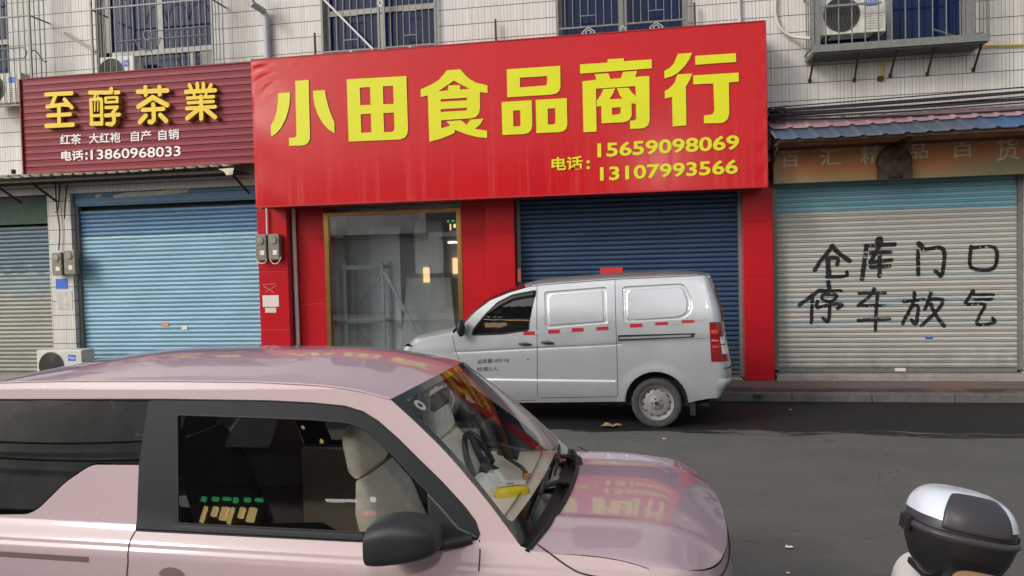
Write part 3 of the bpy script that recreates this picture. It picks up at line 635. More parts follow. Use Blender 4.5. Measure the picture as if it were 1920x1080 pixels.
for (ox, oy, sc), strokes in CH:
    bf = MB(); bs = MB()
    for si, (pts, wd) in enumerate(strokes):
        pp = [P(x, y, YL) for x, y in zs(ox, oy, sc, pts)]; hw = wd/sc/2*.00786
        for i in range(len(pp)-1):
            a, c = V((pp[i].x, pp[i].z)), V((pp[i+1].x, pp[i+1].z)); d = c-a; ang = math.atan2(d.y, d.x)
            lp = [(c.x+hw*cos(ang+t), c.y+hw*sin(ang+t)) for t in [radians(-90+18*k) for k in range(11)]]+[(a.x+hw*cos(ang+pi+t), a.y+hw*sin(ang+pi+t)) for t in [radians(-90+18*k) for k in range(11)]]
            yo = YL-(si*3+i)*.0004
            bf.add([(x, yo, z) for x, z in lp], [tuple(range(len(lp)))])
            n0 = len(lp); bs.add([(x, yo+.0002, z) for x, z in lp]+[(x, YL+.06+(si*3+i)*.0003, z) for x, z in lp], [(k, (k+1) % n0, (k+1) % n0+n0, k+n0) for k in range(n0)])
    o_ = bf.build('raised_character', 'yel', ms, fix=False); bs.build('letter_side', 'yelside', o_, fix=False)
q1 = lambda X: X/3.086
for s, xa, xb, tl, bl, br in (('红茶', 348, 470, 778, 838, 834), ('大红袍', 515, 697, 772, 832, 824), ('自产', 758, 875, 760, 820, 813), ('自销', 917, 1037, 751, 812, 805)):
    b = MB(); text_px(b, s, q1(xa), q1(xb), q1(tl), q1(bl), q1(br), YM-.008, bold=.013); b.build('tea_name', 'white', ms, fix=False)
b = MB(); text_px(b, '电话', q1(355), q1(482), q1(873), q1(932), q1(928), YM-.008, bold=.025); b.build('phone_caption', 'white', ms, fix=False); b = MB(); text_px(b, ':', q1(494), q1(508), q1(882), q1(925), q1(924), YM-.008, bold=.03); text_px(b, '13860968033', q1(525), q1(1045), q1(867), q1(925), q1(903), YM-.008, bold=.012)
b.build('phone_number', 'white', ms, fix=False)

# faded orange board on the right
YO = 11.2
def faded():
    m = mat('faded orange board', (.34, .12, .045), .65); q = NT(m); X, Y, Z = q.pos()
    n = q.noise(q.scl(q.posv, (.8, 1, 1.6)), 2.2, 8, .7); c = q.mix(q.rng(n, .3, .7), (.42, .145, .06), (.48, .21, .09))
    lo = q.m('ADD', Z, q.m('MULTIPLY', q.m('SUBTRACT', n, .5), .45)); c = q.mix(q.rng(lo, 3.16, 3.03, 0, .85), c, (.33, .26, .12))
    ed = q.m('ADD', X, q.m('MULTIPLY', q.m('SUBTRACT', n, .5), .5)); c = q.mix(q.rng(ed, 2.22, 1.98, 0, .8), c, (.34, .27, .15))
    rt = q.m('MULTIPLY', q.rng(X, 4.1, 4.9), q.rng(lo, 3.32, 3.14)); c = q.mix(rt, c, (.22, .19, .11))
    q.L(c, q.b.inputs['Base Color']); return m
M['faded'] = faded(); M['cream'] = mat('faded cream paint', (.50, .46, .32), .6, noise=.25, nscale=14)
os_ = thing('orange_signboard', 'faded orange signboard with cream lettering under the blue awning', 'signboard', (3.6, 11.25, 3.0))
b = MB(); pts = [P(1447, 290, YO), P(1920, 262, YO), P(1920, 328, YO), P(1449, 344, YO)]
b.box(1.97, 5.9, YO, YO+.06, 2.985, 3.62); b.build('panel', 'faded', os_)
qo = lambda X, Y: (1420+X/3.84, 180+Y/3.84)
for s, xa, xb, tl, bl, br in (('百', 172, 302, 402, 516, 509), ('汇', 452, 607, 388, 502, 493), ('精', 742, 912, 368, 498, 488), ('品', 1092, 1230, 348, 458, 448), ('百', 1398, 1556, 328, 447, 436), ('货', 1718, 1884, 300, 470, 455)):
    b = MB(); k = 1/3.84; text_px(b, s, 1420+xa*k, 1420+xb*k, 180+tl*k, 180+bl*k, 180+br*k, YO-.005, bold=.008); b.build('sign_character', 'cream', os_, fix=False)
b = MB(); c0 = P(1679, 305, 11.08)
prof = [(0.0, .0), (.13, .0), (.2, .012), (.225, .03), (.235, .06), (.23, .1)]
b.lathe(prof, Matrix.Translation((c0.x, 11.06, c0.z+.02)) @ Matrix.Rotation(radians(-90), 4, 'X'), 28)
for sx in (-1, 1): b.box(c0.x+sx*.16-.06, c0.x+sx*.16+.06, 11.07, 11.15, c0.z-.23, c0.z-.08)
b.box(c0.x-.06, c0.x+.06, 11.1, 11.2, c0.z+.1, c0.z+.24)
T('round_cover', b, mat('dark rusty cover', (.065, .045, .035), .7, .1, noise=.45, nscale=9), 'dark brown round cover hanging over the middle of the orange signboard', 'cover', smooth=True)

# ================================================================== AWNINGS
def smooth_box(k): t_ = max(0, min(1, (k-.55)/.3)); return t_*t_*(3-2*t_)
def corr(name, prof, xa, xb, per, amp, m, parent, taper=None):
    b = MB(); nx = int((xb-xa)/per*16)+1
    def fn(u, v):
        x = xa+(xb-xa)*u; i = v*(len(prof)-1); k = min(int(i), len(prof)-2); t = i-k
        y = prof[k][0]+(prof[k+1][0]-prof[k][0])*t; z = prof[k][1]+(prof[k+1][1]-prof[k][1])*t
        c = smooth_box(cos(2*pi*x/per))
        return (x, y, z+amp*c*1.5+.010*sin(x*1.7))
    b.grid(fn, nx, len(prof)*3-2); return b.build(name, m, parent, smooth=True, fix=False, solid=.004)
def bluetin():
    m = mat('blue tin', (.10, .16, .26), .5); q = NT(m); X, Y, Z = q.pos()
    n = q.noise(q.scl(q.posv, (.7, 1, 1)), 1.3, 7, .7); c = q.mix(q.rng(n, .35, .62), (.045, .09, .17), (.085, .10, .12))
    c = q.mix(q.rng(X, 4.2, 5.6, 0, .8), c, (.02, .10, .34))
    r = q.noise(q.scl(q.posv, (3, .5, .5)), 1.6, 6, .7); c = q.mix(q.rng(r, .58, .7, 0, .6), c, (.12, .09, .08)); q.L(c, q.b.inputs['Base Color']); return m
M['bluetin'] = bluetin()
aw = thing('blue_awning', 'blue grey tin awning with a pink strip over the orange signboard', 'awning', (3.8, 10.9, 3.5))
za, zb2 = P(1700, 247, 10.45).z, P(1700, 222, 10.95).z
corr('tin_sheet', [(10.42, 3.50), (10.95, 3.72)], 1.86, 8.5, .27, .012, 'bluetin', aw)
corr('pink_strip', [(10.952, 3.735), (11.39, 3.93)], 1.9, 8.5, .27, .012, mat('pink faded tin', (.29, .175, .20), .6, noise=.2, nscale=2, dirt=.3, dcol=(.25, .22, .25)), aw)
b = MB()
for xx in (1.93, 3.6, 5.3, 7): b.bar((xx, 10.46, 3.47), (xx, 11.38, 3.47), .03); b.bar((xx, 10.5, 3.46), (xx, 11.38, 3.1), .025); b.bar((xx, 10.46, 3.47), (xx, 10.46, 3.5), .02)
b.bar((1.9, 10.47, 3.478), (8.4, 10.47, 3.478), .03); b.build('bracket', 'rust', aw)
b = MB(); b.box(1.9, 8.4, 10.9, 11.38, 3.46, 3.465); b.build('underside', 'soffit', aw)
aw2 = thing('rusty_awning', 'cream rust edged awning strip under the maroon signboard', 'awning', (-8.3, 11.0, 3.4))
corr('tin_sheet', [(10.72, 3.555), (11.38, 3.66)], -13.4, -6.2, .2, .02, mat('cream rusted tin', (.46, .41, .30), .65, noise=.3, nscale=4, dirt=.8, dcol=(.14, .07, .04)), aw2)
b = MB(); b.box(-13.3, -6.2, 10.78, 11.36, 3.5, 3.51); b.build('underside', 'dark', aw2)
b = MB(); pt = P(435, 322, 10.72); b.add([(pt.x-.22, 10.7, pt.z+.05), (pt.x+.05, 10.69, pt.z+.055), (pt.x+.03, 10.68, pt.z-.05), (pt.x-.06, 10.66, pt.z-.06), (pt.x-.12, 10.68, pt.z+.01)], [(0, 1, 2, 3, 4)]); b.build('torn_flap', mat('torn cream tin', (.55, .49, .36), .7, noise=.2), aw2, solid=.003)
b = MB()
for xx in (-10.6, -9.9, -6.3): b.bar((xx, 10.85, 3.47), (xx, 11.39, 3.2), .03)
b.bar((-13, 10.8, 3.485), (-6.25, 10.8, 3.485), .03); b.build('bracket', 'rust', aw2)
b = MB(); b.tube([P(25, 318, 10.72), P(25, 326, 10.72)], .035, 10); T('awning_knob', b, 'black', 'small black knob on top of the rusty awning edge', 'knob')
# graffiti on the beige shutter
M['spray'] = mat('black spray paint', (.012, .012, .013), .5, noise=.3, nscale=20)
fn = lambda u, v: V((u, slatY(v, YSH, .0745, ZS)-.004+dent(u, v), v))
F_, G_ = (1480, 440, 5.686), (1680, 440, 5.686)
GR = [(F_, [[([(455,115),(420,180),(340,270),(270,380)],42),([(460,120),(530,200),(640,280)],44),([(410,260),(420,440)],48),([(410,250),(515,250),(510,320)],36),([(400,450),(600,440),(612,398)],34)],
 [([(958,50),(956,100)],74),([(810,118),(1120,105)],40),([(820,120),(800,300),(775,470)],42),([(870,192),(1085,185)],38),([(955,130),(900,230),(870,290)],40),([(860,297),(1095,270)],36),([(870,345),(1070,335)],40),([(965,220),(960,440)],40)],
 [([(330,585),(210,670),(105,750)],38),([(245,670),(235,940)],36),([(410,505),(425,570)],42),([(310,595),(550,598)],34),([(350,640),(350,690),(430,712),(490,680),(490,640),(350,636)],32),([(300,710),(300,775),(430,742),(560,745),(515,785)],34),([(430,745),(425,870),(405,930),(360,890)],34)],
 [([(745,625),(1020,620)],32),([(905,580),(850,660),(735,755)],34),([(735,757),(1015,755)],32),([(935,655),(915,1020)],32),([(735,915),(900,903),(1070,900)],34)]]),
 (G_, [[([(240,95),(272,125)],50),([(230,170),(240,430)],34),([(285,162),(500,155),(490,425),(425,390)],38)], [([(800,140),(1050,140),(1040,355),(800,350),(800,125)],34)],
 [([(195,620),(195,690)],34),([(85,712),(300,690)],32),([(190,700),(150,800),(70,950)],36),([(160,770),(235,765),(215,950),(165,905)],34),([(375,620),(350,690),(310,795)],34),([(350,690),(490,690),(470,770),(390,860),(270,970)],34),([(360,720),(420,850),(515,975)],36)],
 [([(820,600),(740,720)],38),([(810,640),(1040,640)],26),([(820,690),(1020,690)],30),([(735,747),(940,745),(890,860),(870,958),(1045,935),(1030,890)],32)]])]
for (ox, oy, sc), chars in GR:
    for ch in chars:
        b = MB()
        for pts, wd in ch:
            pp = [P(x, y, YSH-.015) for x, y in zs(ox, oy, sc, pts)]
            pp = [V((p.x, p.z)) for p in pp]
            if len(pp) > 2: pp = [p.copy() for p in spline(pp, 4)]
            if len(pp) == 2: pp = [pp[0].lerp(pp[1], t/6) for t in range(7)]
            ww = [wd/sc*.0088*(.88+.2*random.random()) for _ in pp]
            pp = [p+V((random.uniform(-.003, .003), random.uniform(-.003, .003))) for p in pp]
            k = .0002*random.random()
            for i in range(len(pp)-1):
                stroke_panel(b, [pp[i], pp[i+1]], [ww[i], ww[i+1]], lambda u, v, k=k+i*.00005: fn(u, v)+V((0, -k, 0)), .03)
        b.build('sprayed_character', 'spray', sh4, fix=False, smooth=True)
# ================================================================== FACADE FITTINGS
def ac_unit(x0, z0, yf, w_, h_, d_, label, group='air conditioner units', brand=None, mm='acwhite'):
    t = thing('air_conditioner', label, 'air conditioner', (x0+w_/2, yf+d_/2, z0), 0, group)
    b = MB(); b.box(x0, x0+w_, yf, yf+d_, z0+.02, z0+h_); b.build('casing', mm, t, bevel=.012)
    b = MB(); b.box(x0+.06, x0+.14, yf+.03, yf+d_-.03, z0, z0+.018); b.build('foot', 'black', t)
    b = MB(); b.box(x0+w_-.14, x0+w_-.06, yf+.03, yf+d_-.03, z0, z0+.018); b.build('foot', 'black', t)
    cx, cz, r = x0+w_*.33, z0+h_*.52, h_*.41
    b = MB(); m_ = at(cx, yf-.002, cz)
    b.lathe([(.001, .001), (r, .001)], m_, 40)
    g_ = b.build('fan_grille', 'acgrille', t, fix=False)
    b = MB()
    for k in range(1, 8): rr = r*k/7.5; b.tube([(cx+rr*cos(a*pi/16), yf-.012, cz+rr*sin(a*pi/16)) for a in range(32)], .0035, 5, closed=True)
    for k in range(8): a = k*pi/4+.2; b.tube([(cx+.03*cos(a), yf-.014, cz+.03*sin(a)), (cx+r*cos(a), yf-.014, cz+r*sin(a))], .003, 5)
    b.tube([(cx+r*1.02*cos(a*pi/20), yf-.006, cz+r*1.02*sin(a*pi/20)) for a in range(40)], .007, 6, closed=True)
    b.build('wire_guard', mat('fan guard wire', (.10, .10, .095), .5), g_, smooth=True, fix=False)
    lx = x0+w_*.70
    b = MB(); b.box(lx, lx+w_*.17, yf-.004, yf-.0005, z0+h_*.68, z0+h_*.86); lb_ = b.build('brand_label', 'blue', t)
    if brand:
        b = MB(); text_on(b, brand, (lx+.015, yf-.0065, z0+h_*.73), (lx+w_*.17-.012, yf-.0065, z0+h_*.73), (lx+.015, yf-.0065, z0+h_*.82), 0); b.build('brand_name', 'white', lb_, fix=False)
    b = MB()
    for k in range(7): zz = z0+h_*(.12+.06*k); b.box(x0+w_*.68, x0+w_*.95, yf-.003, yf-.0005, zz, zz+.008)
    b.build('vent_slats', 'alu', t)
    b = MB(); b.box(x0+w_+.002, x0+w_+.03, yf+.08, yf+.22, z0+h_*.25, z0+h_*.8); b.build('valve_cover', mm, t, bevel=.006)
    return t
q = P(68, 657, 10.75)
ac_unit(q.x, ZPAV+.02, 10.75, .84, q.z-ZPAV-.02, .3, 'cream air conditioner unit standing on the pavement behind the pink car', brand='Midea')
q = P(187, 108, 11.1); ac_unit(q.x, 4.96, 11.1, .62, q.z-4.96, .28, 'white air conditioner unit inside the cage above the maroon signboard', brand='Midea', mm=mat('clean ac casing', (.66, .66, .64), .4))
q = P(-28, 130, 11.0); ac_unit(-10.95, 4.83, 11.0, .8, .52, .28, 'white air conditioner unit half hidden behind the left end of the maroon signboard')
q = P(1537, 6, 11.0); q2 = P(1537, 70, 11.0); ac_unit(q.x, q2.z, 11.0, .86, .56, .28, 'air conditioner unit on the caged shelf at the top right', brand='Midea')

# barred cages and window grilles
def flat_grille(a, a2, c, d, y, label, mid):
    t = thing('window_grille', label, 'window grille', ((a+a2)/2, y, c), 0, 'flat window grilles')
    b = MB()
    for x in (a, mid-.045, mid+.045, a2): b.bar((x, y, c), (x, y, d), .035)
    zz = (c+.28, c+.45, d-.02)
    for x0, x1 in ((a, mid-.045), (mid+.045, a2)):
        for z in zz: b.bar((x0, y, z), (x1, y, z), .024)
    b.build('frame', 'steel', t)
    b = MB()
    for x0, x1 in ((a, mid-.045), (mid+.045, a2)):
        w_ = x1-x0; xm = (x0+x1)/2
        for k in range(1, 8):
            x = x0+w_*k/8
            if k == 4: b.bar((x, y+.004, c+.62), (x, y+.004, d), .011); continue
            b.bar((x, y+.004, c), (x, y+.004, c+.28) if k in (3, 5) else (x, y+.004, c+.02), .011)
            b.bar((x, y+.004, c+.45), (x, y+.004, d), .011)
            if k not in (3, 5): b.bar((x, y+.004, c+.02), (x, y+.004, c+.28), .009)
        b.bar((xm-w_/8, y+.003, c+.62), (xm+w_/8, y+.003, c+.62), .013)
        b.bar((xm-w_/8, y+.003, c+1.0), (xm+w_/8, y+.003, c+1.0), .013)
    b.build('bars', 'steel', t)
    b = MB()
    for x0, x1 in ((a, mid-.045), (mid+.045, a2)):
        xm, zm = (x0+x1)/2, c+.365
        for s_ in (1, .5):
            pts = [(xm-.1*s_, y-.012, zm), (xm, y-.012, zm+.075*s_), (xm+.1*s_, y-.012, zm), (xm, y-.012, zm-.075*s_)]
            for i in range(4): b.bar(pts[i], pts[(i+1) % 4], .012)
    for zq in (c+.36, c+1.15):
        pts = [(mid-.04, y-.02, zq), (mid, y-.02, zq+.07), (mid+.04, y-.02, zq), (mid, y-.02, zq-.07)]
        for i in range(4): b.bar(pts[i], pts[(i+1) % 4], .012)
    b.build('diamond_ornament', mat('bright ornament steel', (.5, .5, .47), .35, .5), t)
    return t
flat_grille(-4.9, -3.03, P(700, 95, 11.33).z-.42, 6.95, 11.33, 'grey window grille with a diagonal stick before it, above the red signboard', -3.91)
flat_grille(-1.12, .80, P(1100, 62, 11.33).z-.36, 6.95, 11.33, 'grey diamond window grille above the middle of the red signboard', -.14)

def cage(a, a2, c, d, yf, label, rails, nbars, deco=None, floor_=None):
    t = thing('window_cage', label, 'window cage', ((a+a2)/2, YW, c), 0, 'projecting window cages')
    b = MB()
    for x in (a, a2):
        b.bar((x, yf, c), (x, yf, d), .03)
        for z in [c]+rails: b.bar((x, yf, z), (x, YW, z), .02)
    for z in [c]+rails: b.bar((a, yf, z), (a2, yf, z), .022)
    b.build('frame', 'steel', t)
    b = MB()
    for k in range(1, nbars): x = a+(a2-a)*k/nbars; b.tube([(x, yf, c), (x, yf, d)], .0085, 6)
    for x in (a, a2):
        for k in range(1, 4): y = yf+(YW-yf)*k/4; b.tube([(x, y, c), (x, y, d)], .0085, 6)
    b.build('bars', 'steel', t, smooth=True)
    if deco:
        PC = []; deco(PC)
        for k_, (pts_, r_, kw_) in enumerate(PC):
            b = MB(); b.tube(pts_, r_, 6, **kw_); b.build('scroll_ornament', 'steel', t, smooth=True, fix=False)
    if floor_:
        b = MB(); floor_(b); b.build('shelf', 'steel', t)
    return t
yc = 10.98
def deco2(b):
    c0 = P(277, 66, yc-.02)
    b.append(([(c0.x+.075*cos(k*pi/10), yc-.02, c0.z+.075*sin(k*pi/10)) for k in range(20)], .009, dict(closed=True)))
    b.append(([(c0.x+.22*cos(pi+k*pi/14), yc-.022, c0.z-.05+.2*sin(pi+k*pi/14)) for k in range(15)], .009, {}))
    for z in (.06, -.07): b.append(([(c0.x+.1, yc-.02, c0.z+z), (c0.x+1.05, yc-.02, c0.z+z)], .009, {}))
    b.append(([(c0.x+.1+.065*cos(pi/2+k*pi/8), yc-.02, c0.z-.005+.065*sin(pi/2+k*pi/8)) for k in range(9)], .009, {}))
    b.append(([(c0.x-.6, yc-.02, c0.z-.07), (c0.x-.1, yc-.02, c0.z-.06)], .009, {}))
    for k in range(5):
        xx = c0.x-.6+.42*k; b.append(([(xx+.2*cos(pi*j/8), yc-.02, c0.z+.6+.3*sin(pi*j/8)) for j in range(9)], .009, {}))
p0, p1 = P(172, 60, yc), P(398, 60, yc)
cage(p0.x, p1.x, 4.9, 7.0, yc, 'grey window cage with a round scroll above the maroon signboard', [P(280, 8, yc).z, 6.95], 20, deco2)
def deco1(b):
    z1_, z2_ = P(40, 90, yc).z, P(40, 110, yc).z; xr = P(55, 100, yc).x
    for z in (z1_, z2_): b.append(([(-12.2, yc-.02, z), (xr-.12, yc-.02, z)], .01, {}))
    b.append(([(xr-.12+(z1_-z2_)/2*cos(pi/2-k*pi/8), yc-.02, (z1_+z2_)/2+(z1_-z2_)/2*sin(pi/2-k*pi/8)) for k in range(9)], .01, {}))
    b.append(([(xr+.01, yc+.01+.05*k, (z1_+z2_)/2+(z1_-z2_)*.4*sin(k*.8)) for k in range(8)], .01, {}))
p1 = P(56, 60, yc)
cage(-12.5, p1.x, 4.8, 7.0, yc, 'grey window cage cut off by the left edge of the photo', [P(40, 30, yc).z, 6.9], 24, deco1)
yr = 10.9
def shelf_r(b):
    b.box(2.46, 4.68, yr+.005, YW-.005, 4.76, 4.775); b.box(2.44, 4.70, yr-.02, yr+.002, 4.74, 4.83)
    for k in range(6): y = yr+.08*k+.03; b.box(2.45, 4.69, y, y+.03, 4.725, 4.755)
def deco_r(b):
    b.append(([P(1750, 55, yr), P(1790, 68, yr+.1), P(1815, 66, yr+.1), P(1845, 60, yr)], .012, {}))
cgr = cage(2.46, 4.68, 4.83, 7.0, yr, 'grey window cage on angled struts at the top right', [5.62, 6.9], 13, deco_r, shelf_r)
zz = P(1560, 12, yr).z; b = MB(); b.bar((2.56, yr-.012, zz), (3.35, yr-.012, zz), .02, .03); b.build('cross_bar', 'steel', cgr)
b = MB(); b.box(2.45, 2.56, yr+.006, yr+.03, 4.84, 6.9); b.build('side_panel', 'steel', cgr)
b = MB(); b.box(4.42, 4.52, yr+.02, yr+.05, 4.84, 6.8); b.build('side_panel', 'steel', cgr)
for (ax, az), (bx_, bz) in zip(((2.52, 4.47), (3.13, 4.44), (3.61, 4.47), (4.1, 4.46), (4.7, 4.48)), ((2.5, 4.76), (3.08, 4.76), (3.57, 4.76), (4.05, 4.76), (4.64, 4.76))):
    b = MB(); b.bar((ax, YW-.02, az), (bx_, yr+.1, bz-.04), .024); b.box(ax-.02, ax+.02, YW-.02, YW, az-.03, az+.03); b.build('strut', 'rust', cgr)
# clothes pole sticks, pipes, rods
def tube_thing(name, pts, r, m, label, cat, n=8, group=None):
    b = MB(); b.tube(pts, r, n); return tag(b.build(name, m, None, smooth=True, fix=False), label, cat, group)
tube_thing('drain_pipe', [P(448, -40, 11.0), P(474, 8, 11.0), P(493, 20, 11.3), P(498, 32, 11.32), V((P(500, 60, 11.33).x, 11.33, 5.9)), V((P(502, 105, 11.33).x, 11.33, 4.4))], .055, 'greypipe', 'grey drain pipe with an elbow left of the red signboard', 'pipe', 14)
tube_thing('wall_stick', [P(122, 62, 11.38), P(180, 98, 11.2)], .022, mat('old bamboo', (.36, .3, .22), .6, noise=.2), 'short wooden stick fixed to the white tile wall between two cages', 'stick')
tube_thing('diagonal_pole', [P(606, -2, 11.28), P(700, 93, 11.1)], .016, 'whitepipe', 'thin pale pole slanting across the window behind the red signboard', 'pole')
for px, t0, t1, lb in ((590, 62, 112, 'rusty rod behind the left part of the red signboard'), (929, 36, 90, 'rusty rod standing between the two grilled windows'), (1302, 5, 60, 'rusty rod standing right of the diamond window grille')):
    a, c = P(px, t0, 11.3), P(px+2, t1, 11.3); b = MB(); b.bar(a, V((c.x, 11.3, 4.9)), .026); tag(b.build('iron_rod', 'rust'), lb, 'rod', 'rusty rods behind the red signboard')
tube_thing('wall_pipe', [P(1386, -5, 11.37), V((P(1388, 50, 11.37).x, 11.37, 5.0))], .03, 'greypipe', 'slim grey pipe on the tile wall at the right end of the red signboard', 'pipe')
tube_thing('gas_pipe', [P(1922, 0, 11.36), P(1920, 84, 11.36), P(1660, 91, 11.36), P(1657, 95, 11.36), P(1652, 143, 11.36)], .017, 'yellowpipe', 'yellow gas pipe turning down below the caged shelf', 'pipe')
b = MB(); q = P(1651, 147, 11.36); b.box(q.x-.035, q.x+.035, 11.34, 11.395, q.z-.03, q.z+.03)
tag(b.build('pipe_bracket', 'rust'), 'small brown bracket at the lower end of the yellow gas pipe', 'bracket')
tube_thing('ac_hose', [tuple(p) for p in spline([P(1455, -5, 11.36), P(1454, 25, 11.35), P(1463, 52, 11.34), P(1485, 68, 11.3), P(1520, 72, 11.1)], 6)], .022, mat('hose wrap', (.50, .48, .43), .7), 'pale wrapped hose curving from the wall to the caged air conditioner', 'hose', 10)
def sag(p, q, d, n=14): return [p.lerp(q, k/n)+V((0, 0, -d*4*(k/n)*(1-k/n))) for k in range(n+1)]
for i, (ya, yb, d, r) in enumerate(((202, 160, .02, .007), (207, 168, .02, .009), (213, 178, .05, .013), (217, 176, .03, .006), (221, 181, .08, .007), (225, 192, .10, .011), (209, 164, .06, .012), (219, 184, .02, .010), (215, 172, .10, .009))):
    p, q = P(1442, ya, 11.32-.03*i), P(1960, yb-3, 11.25-.03*i); q = p.lerp(q, 1.9)
    tube_thing('wall_cable', sag(p, q, d), r*1.35, 'cable', ['topmost', 'second highest', 'thickest', 'thinnest', 'second lowest', 'lowest', 'upper sagging', 'lower taut', 'deepest sagging'][i]+' black cable of the bundle running along the wall over the blue awning', 'cable', 6, 'cables over the blue awning')
b = MB(); cc = P(1456, 215, 11.2)
for k in range(16):
    a = V((random.uniform(-.14, .16), random.uniform(-.1, .1), random.uniform(-.1, .08))); e = V((random.uniform(-.14, .2), random.uniform(-.1, .1), random.uniform(-.1, .12)))
    b.tube([tuple(cc+a), tuple(cc+(a+e)/2+V((0, -.04, .05))), tuple(cc+e)], random.uniform(.008, .02), 6)
b.box(cc.x-.05, cc.x+.04, cc.y-.03, cc.y+.1, cc.z-.07, cc.z+.03)
b.bar((cc.x-.03, 11.3, cc.z), (cc.x-.05, 11.3, cc.z-.75), .03)
tag(b.build('cable_knot', 'cable', None, smooth=True, fix=False), 'tangled knot of cables and brackets at the right end of the red signboard', 'cable knot')
for i, pts in enumerate(([(104, 345), (106, 385), (112, 430), (110, 470)], [(112, 345), (109, 390), (104, 398)], [(126, 345), (122, 385), (121, 410)])):
    tube_thing('meter_cable', [tuple(p) for p in spline([P(x, y, 11.35-.012*i) for x, y in pts], 5)], .011, 'cable', ['long cable hanging from the awning to the left meter boxes', 'short looping cable at the top of the tile pillar', 'cable stub hanging at the right of the tile pillar top'][i], 'cable', 6)
# electricity meters
def meter(px, py, w_, h_, y, label):
    c = P(px, py, y); t = thing('electricity_meter', label, 'electricity meter', (c.x, y+.06, c.z-h_/2), 0, 'electricity meters')
    b = MB(); b.prism(roundpoly([(-w_/2, -h_/2), (w_/2, -h_/2), (w_/2, h_/2), (-w_/2, h_/2)], .03), at(c.x, y+.1, c.z), .1); b.build('case', 'meter', t, bevel=.012)
    b = MB(); b.lathe([(.001, .02), (.055, .018), (.062, 0)], at(c.x, y-.001, c.z+h_*.26), 20); b.build('dial', mat('meter dial', (.26, .25, .2), .2, noise=.2), t, smooth=True)
    b = MB(); b.box(c.x-.015, c.x+.06, y-.006, y-.001, c.z-h_*.3, c.z-h_*.12); b.build('paper_seal', 'paper', t)
    return t
meter(489, 464, .19, .42, 11.18, 'grey electricity meter, left one of the pair on the red pillar')
meter(513, 463, .19, .42, 11.18, 'grey electricity meter, right one of the pair on the red pillar')
meter(106, 495, .19, .40, 11.24, 'dirty electricity meter, left one of the pair on the white tile pillar')
meter(130, 492, .22, .42, 11.25, 'dirty electricity meter, right one of the pair on the white tile pillar')
tube_thing('meter_conduit', [P(500, 385, 11.26), P(501, 440, 11.26)], .016, 'whitepipe', 'short white conduit running down to the meters on the red pillar', 'conduit')
for i, pts in enumerate(([(480, 486), (486, 493), (496, 493), (500, 486)], [(506, 486), (512, 494), (521, 493), (527, 482)])):
    tube_thing('meter_wire', [tuple(p) for p in spline([P(x, y, 11.16) for x, y in pts], 5)], .008, 'whitepipe', ['white wire loop under the left meter of the red pillar', 'white wire loop under the right meter of the red pillar'][i], 'wire', 6)
xq = P(545, 520, 11.47)
tube_thing('wall_conduit', [(-5.572, 11.475, 2.95), (-5.570, 11.475, 1.5), (-5.566, 11.475, 1.2), (-5.566, 11.475, .13)], .034, 'whitepipe', 'white plastic conduit running down the red corner beside the shopfront', 'conduit', 12)
# plates and papers
def sheet(name, x0_, y0_, x1_, y1_, Y, m, label, cat):
    a, c = P(x0_, y0_, Y), P(x1_, y1_, Y); b = MB(); b.box(a.x, c.x, Y, Y+.003, c.z, a.z); return tag(b.build(name, m), label, cat)
o = sheet('number_plate', 104, 523, 127, 541, 11.388, 'blue', 'small blue enamel number plate under the left meter boxes', 'number plate')
b = MB(); a, c = P(107, 532, 11.386), P(124, 538, 11.386); text_on(b, '37', (P(112, 538, 1).x*11.384, 11.384, P(112, 538, 11.384).z), (P(121, 538, 11.384).x, 11.384, P(112, 538, 11.384).z), (P(112, 538, 11.384).x, 11.384, P(112, 530, 11.384).z), 0)
sheet('wall_poster', 106, 547, 136, 580, 11.388, mat('faded poster', (.55, .50, .49), .7, noise=.25, nscale=14), 'faded paper poster on the white tile pillar below the number plate', 'poster')
sheet('paper_notice', 492, 554, 523, 575, 11.292, mat('printed notice', (.66, .58, .58), .7, noise=.12, nscale=45), 'white printed notice taped on the red pillar', 'notice')
sheet('paper_label', 497, 577, 518, 586, 11.292, mat('cream label paper', (.62, .54, .44), .7, noise=.1, nscale=45), 'small cream label under the white notice on the red pillar', 'label')
b = MB()
for p in ([(491, 534), (517, 532)], [(494, 536), (514, 549)], [(518, 535), (497, 549)]): b.bar(P(*p[0], 11.297), P(*p[1], 11.297), .007, .005)
tag(b.build('tape_mark', mat('tape residue', (.55, .32, .3), .7)), 'pale crossed tape residue on the red pillar above the notice', 'tape mark')
sheet('red_note', 1125, 502, 1168, 516, 11.52, mat('red note', (.60, .035, .03), .5), 'red paper note stuck on the dark blue shutter above the van', 'note')
sheet('torn_sticker', 1678, 690, 1698, 696, 11.3, 'paper', 'scrap of white paper on the step below the beige shutter', 'paper scrap')
sheet('blue_scrap', 1735, 632, 1749, 636, 11.527, 'blue', 'tiny blue tape scrap on the beige shutter', 'tape scrap')
sheet('red_sticker', 303, 604, 316, 612, 11.525, mat('faded red sticker', (.6, .25, .22), .6), 'faded red sticker low on the light blue shutter', 'sticker')
sheet('pale_sticker', 340, 612, 351, 618, 11.525, 'paper', 'pale paper scrap right of the red sticker on the light blue shutter', 'sticker')
b = MB(); q = P(1110, 505, 11.2); q = P(972, 516, 11.27); b.box(q.x, q.x+.05, 11.2, 11.298, q.z-.1, q.z+.1); tag(b.build('shutter_switch', mat('red brown switch', (.3, .08, .05), .5)), 'small reddish switch box on the red pillar by the dark blue shutter', 'switch box')
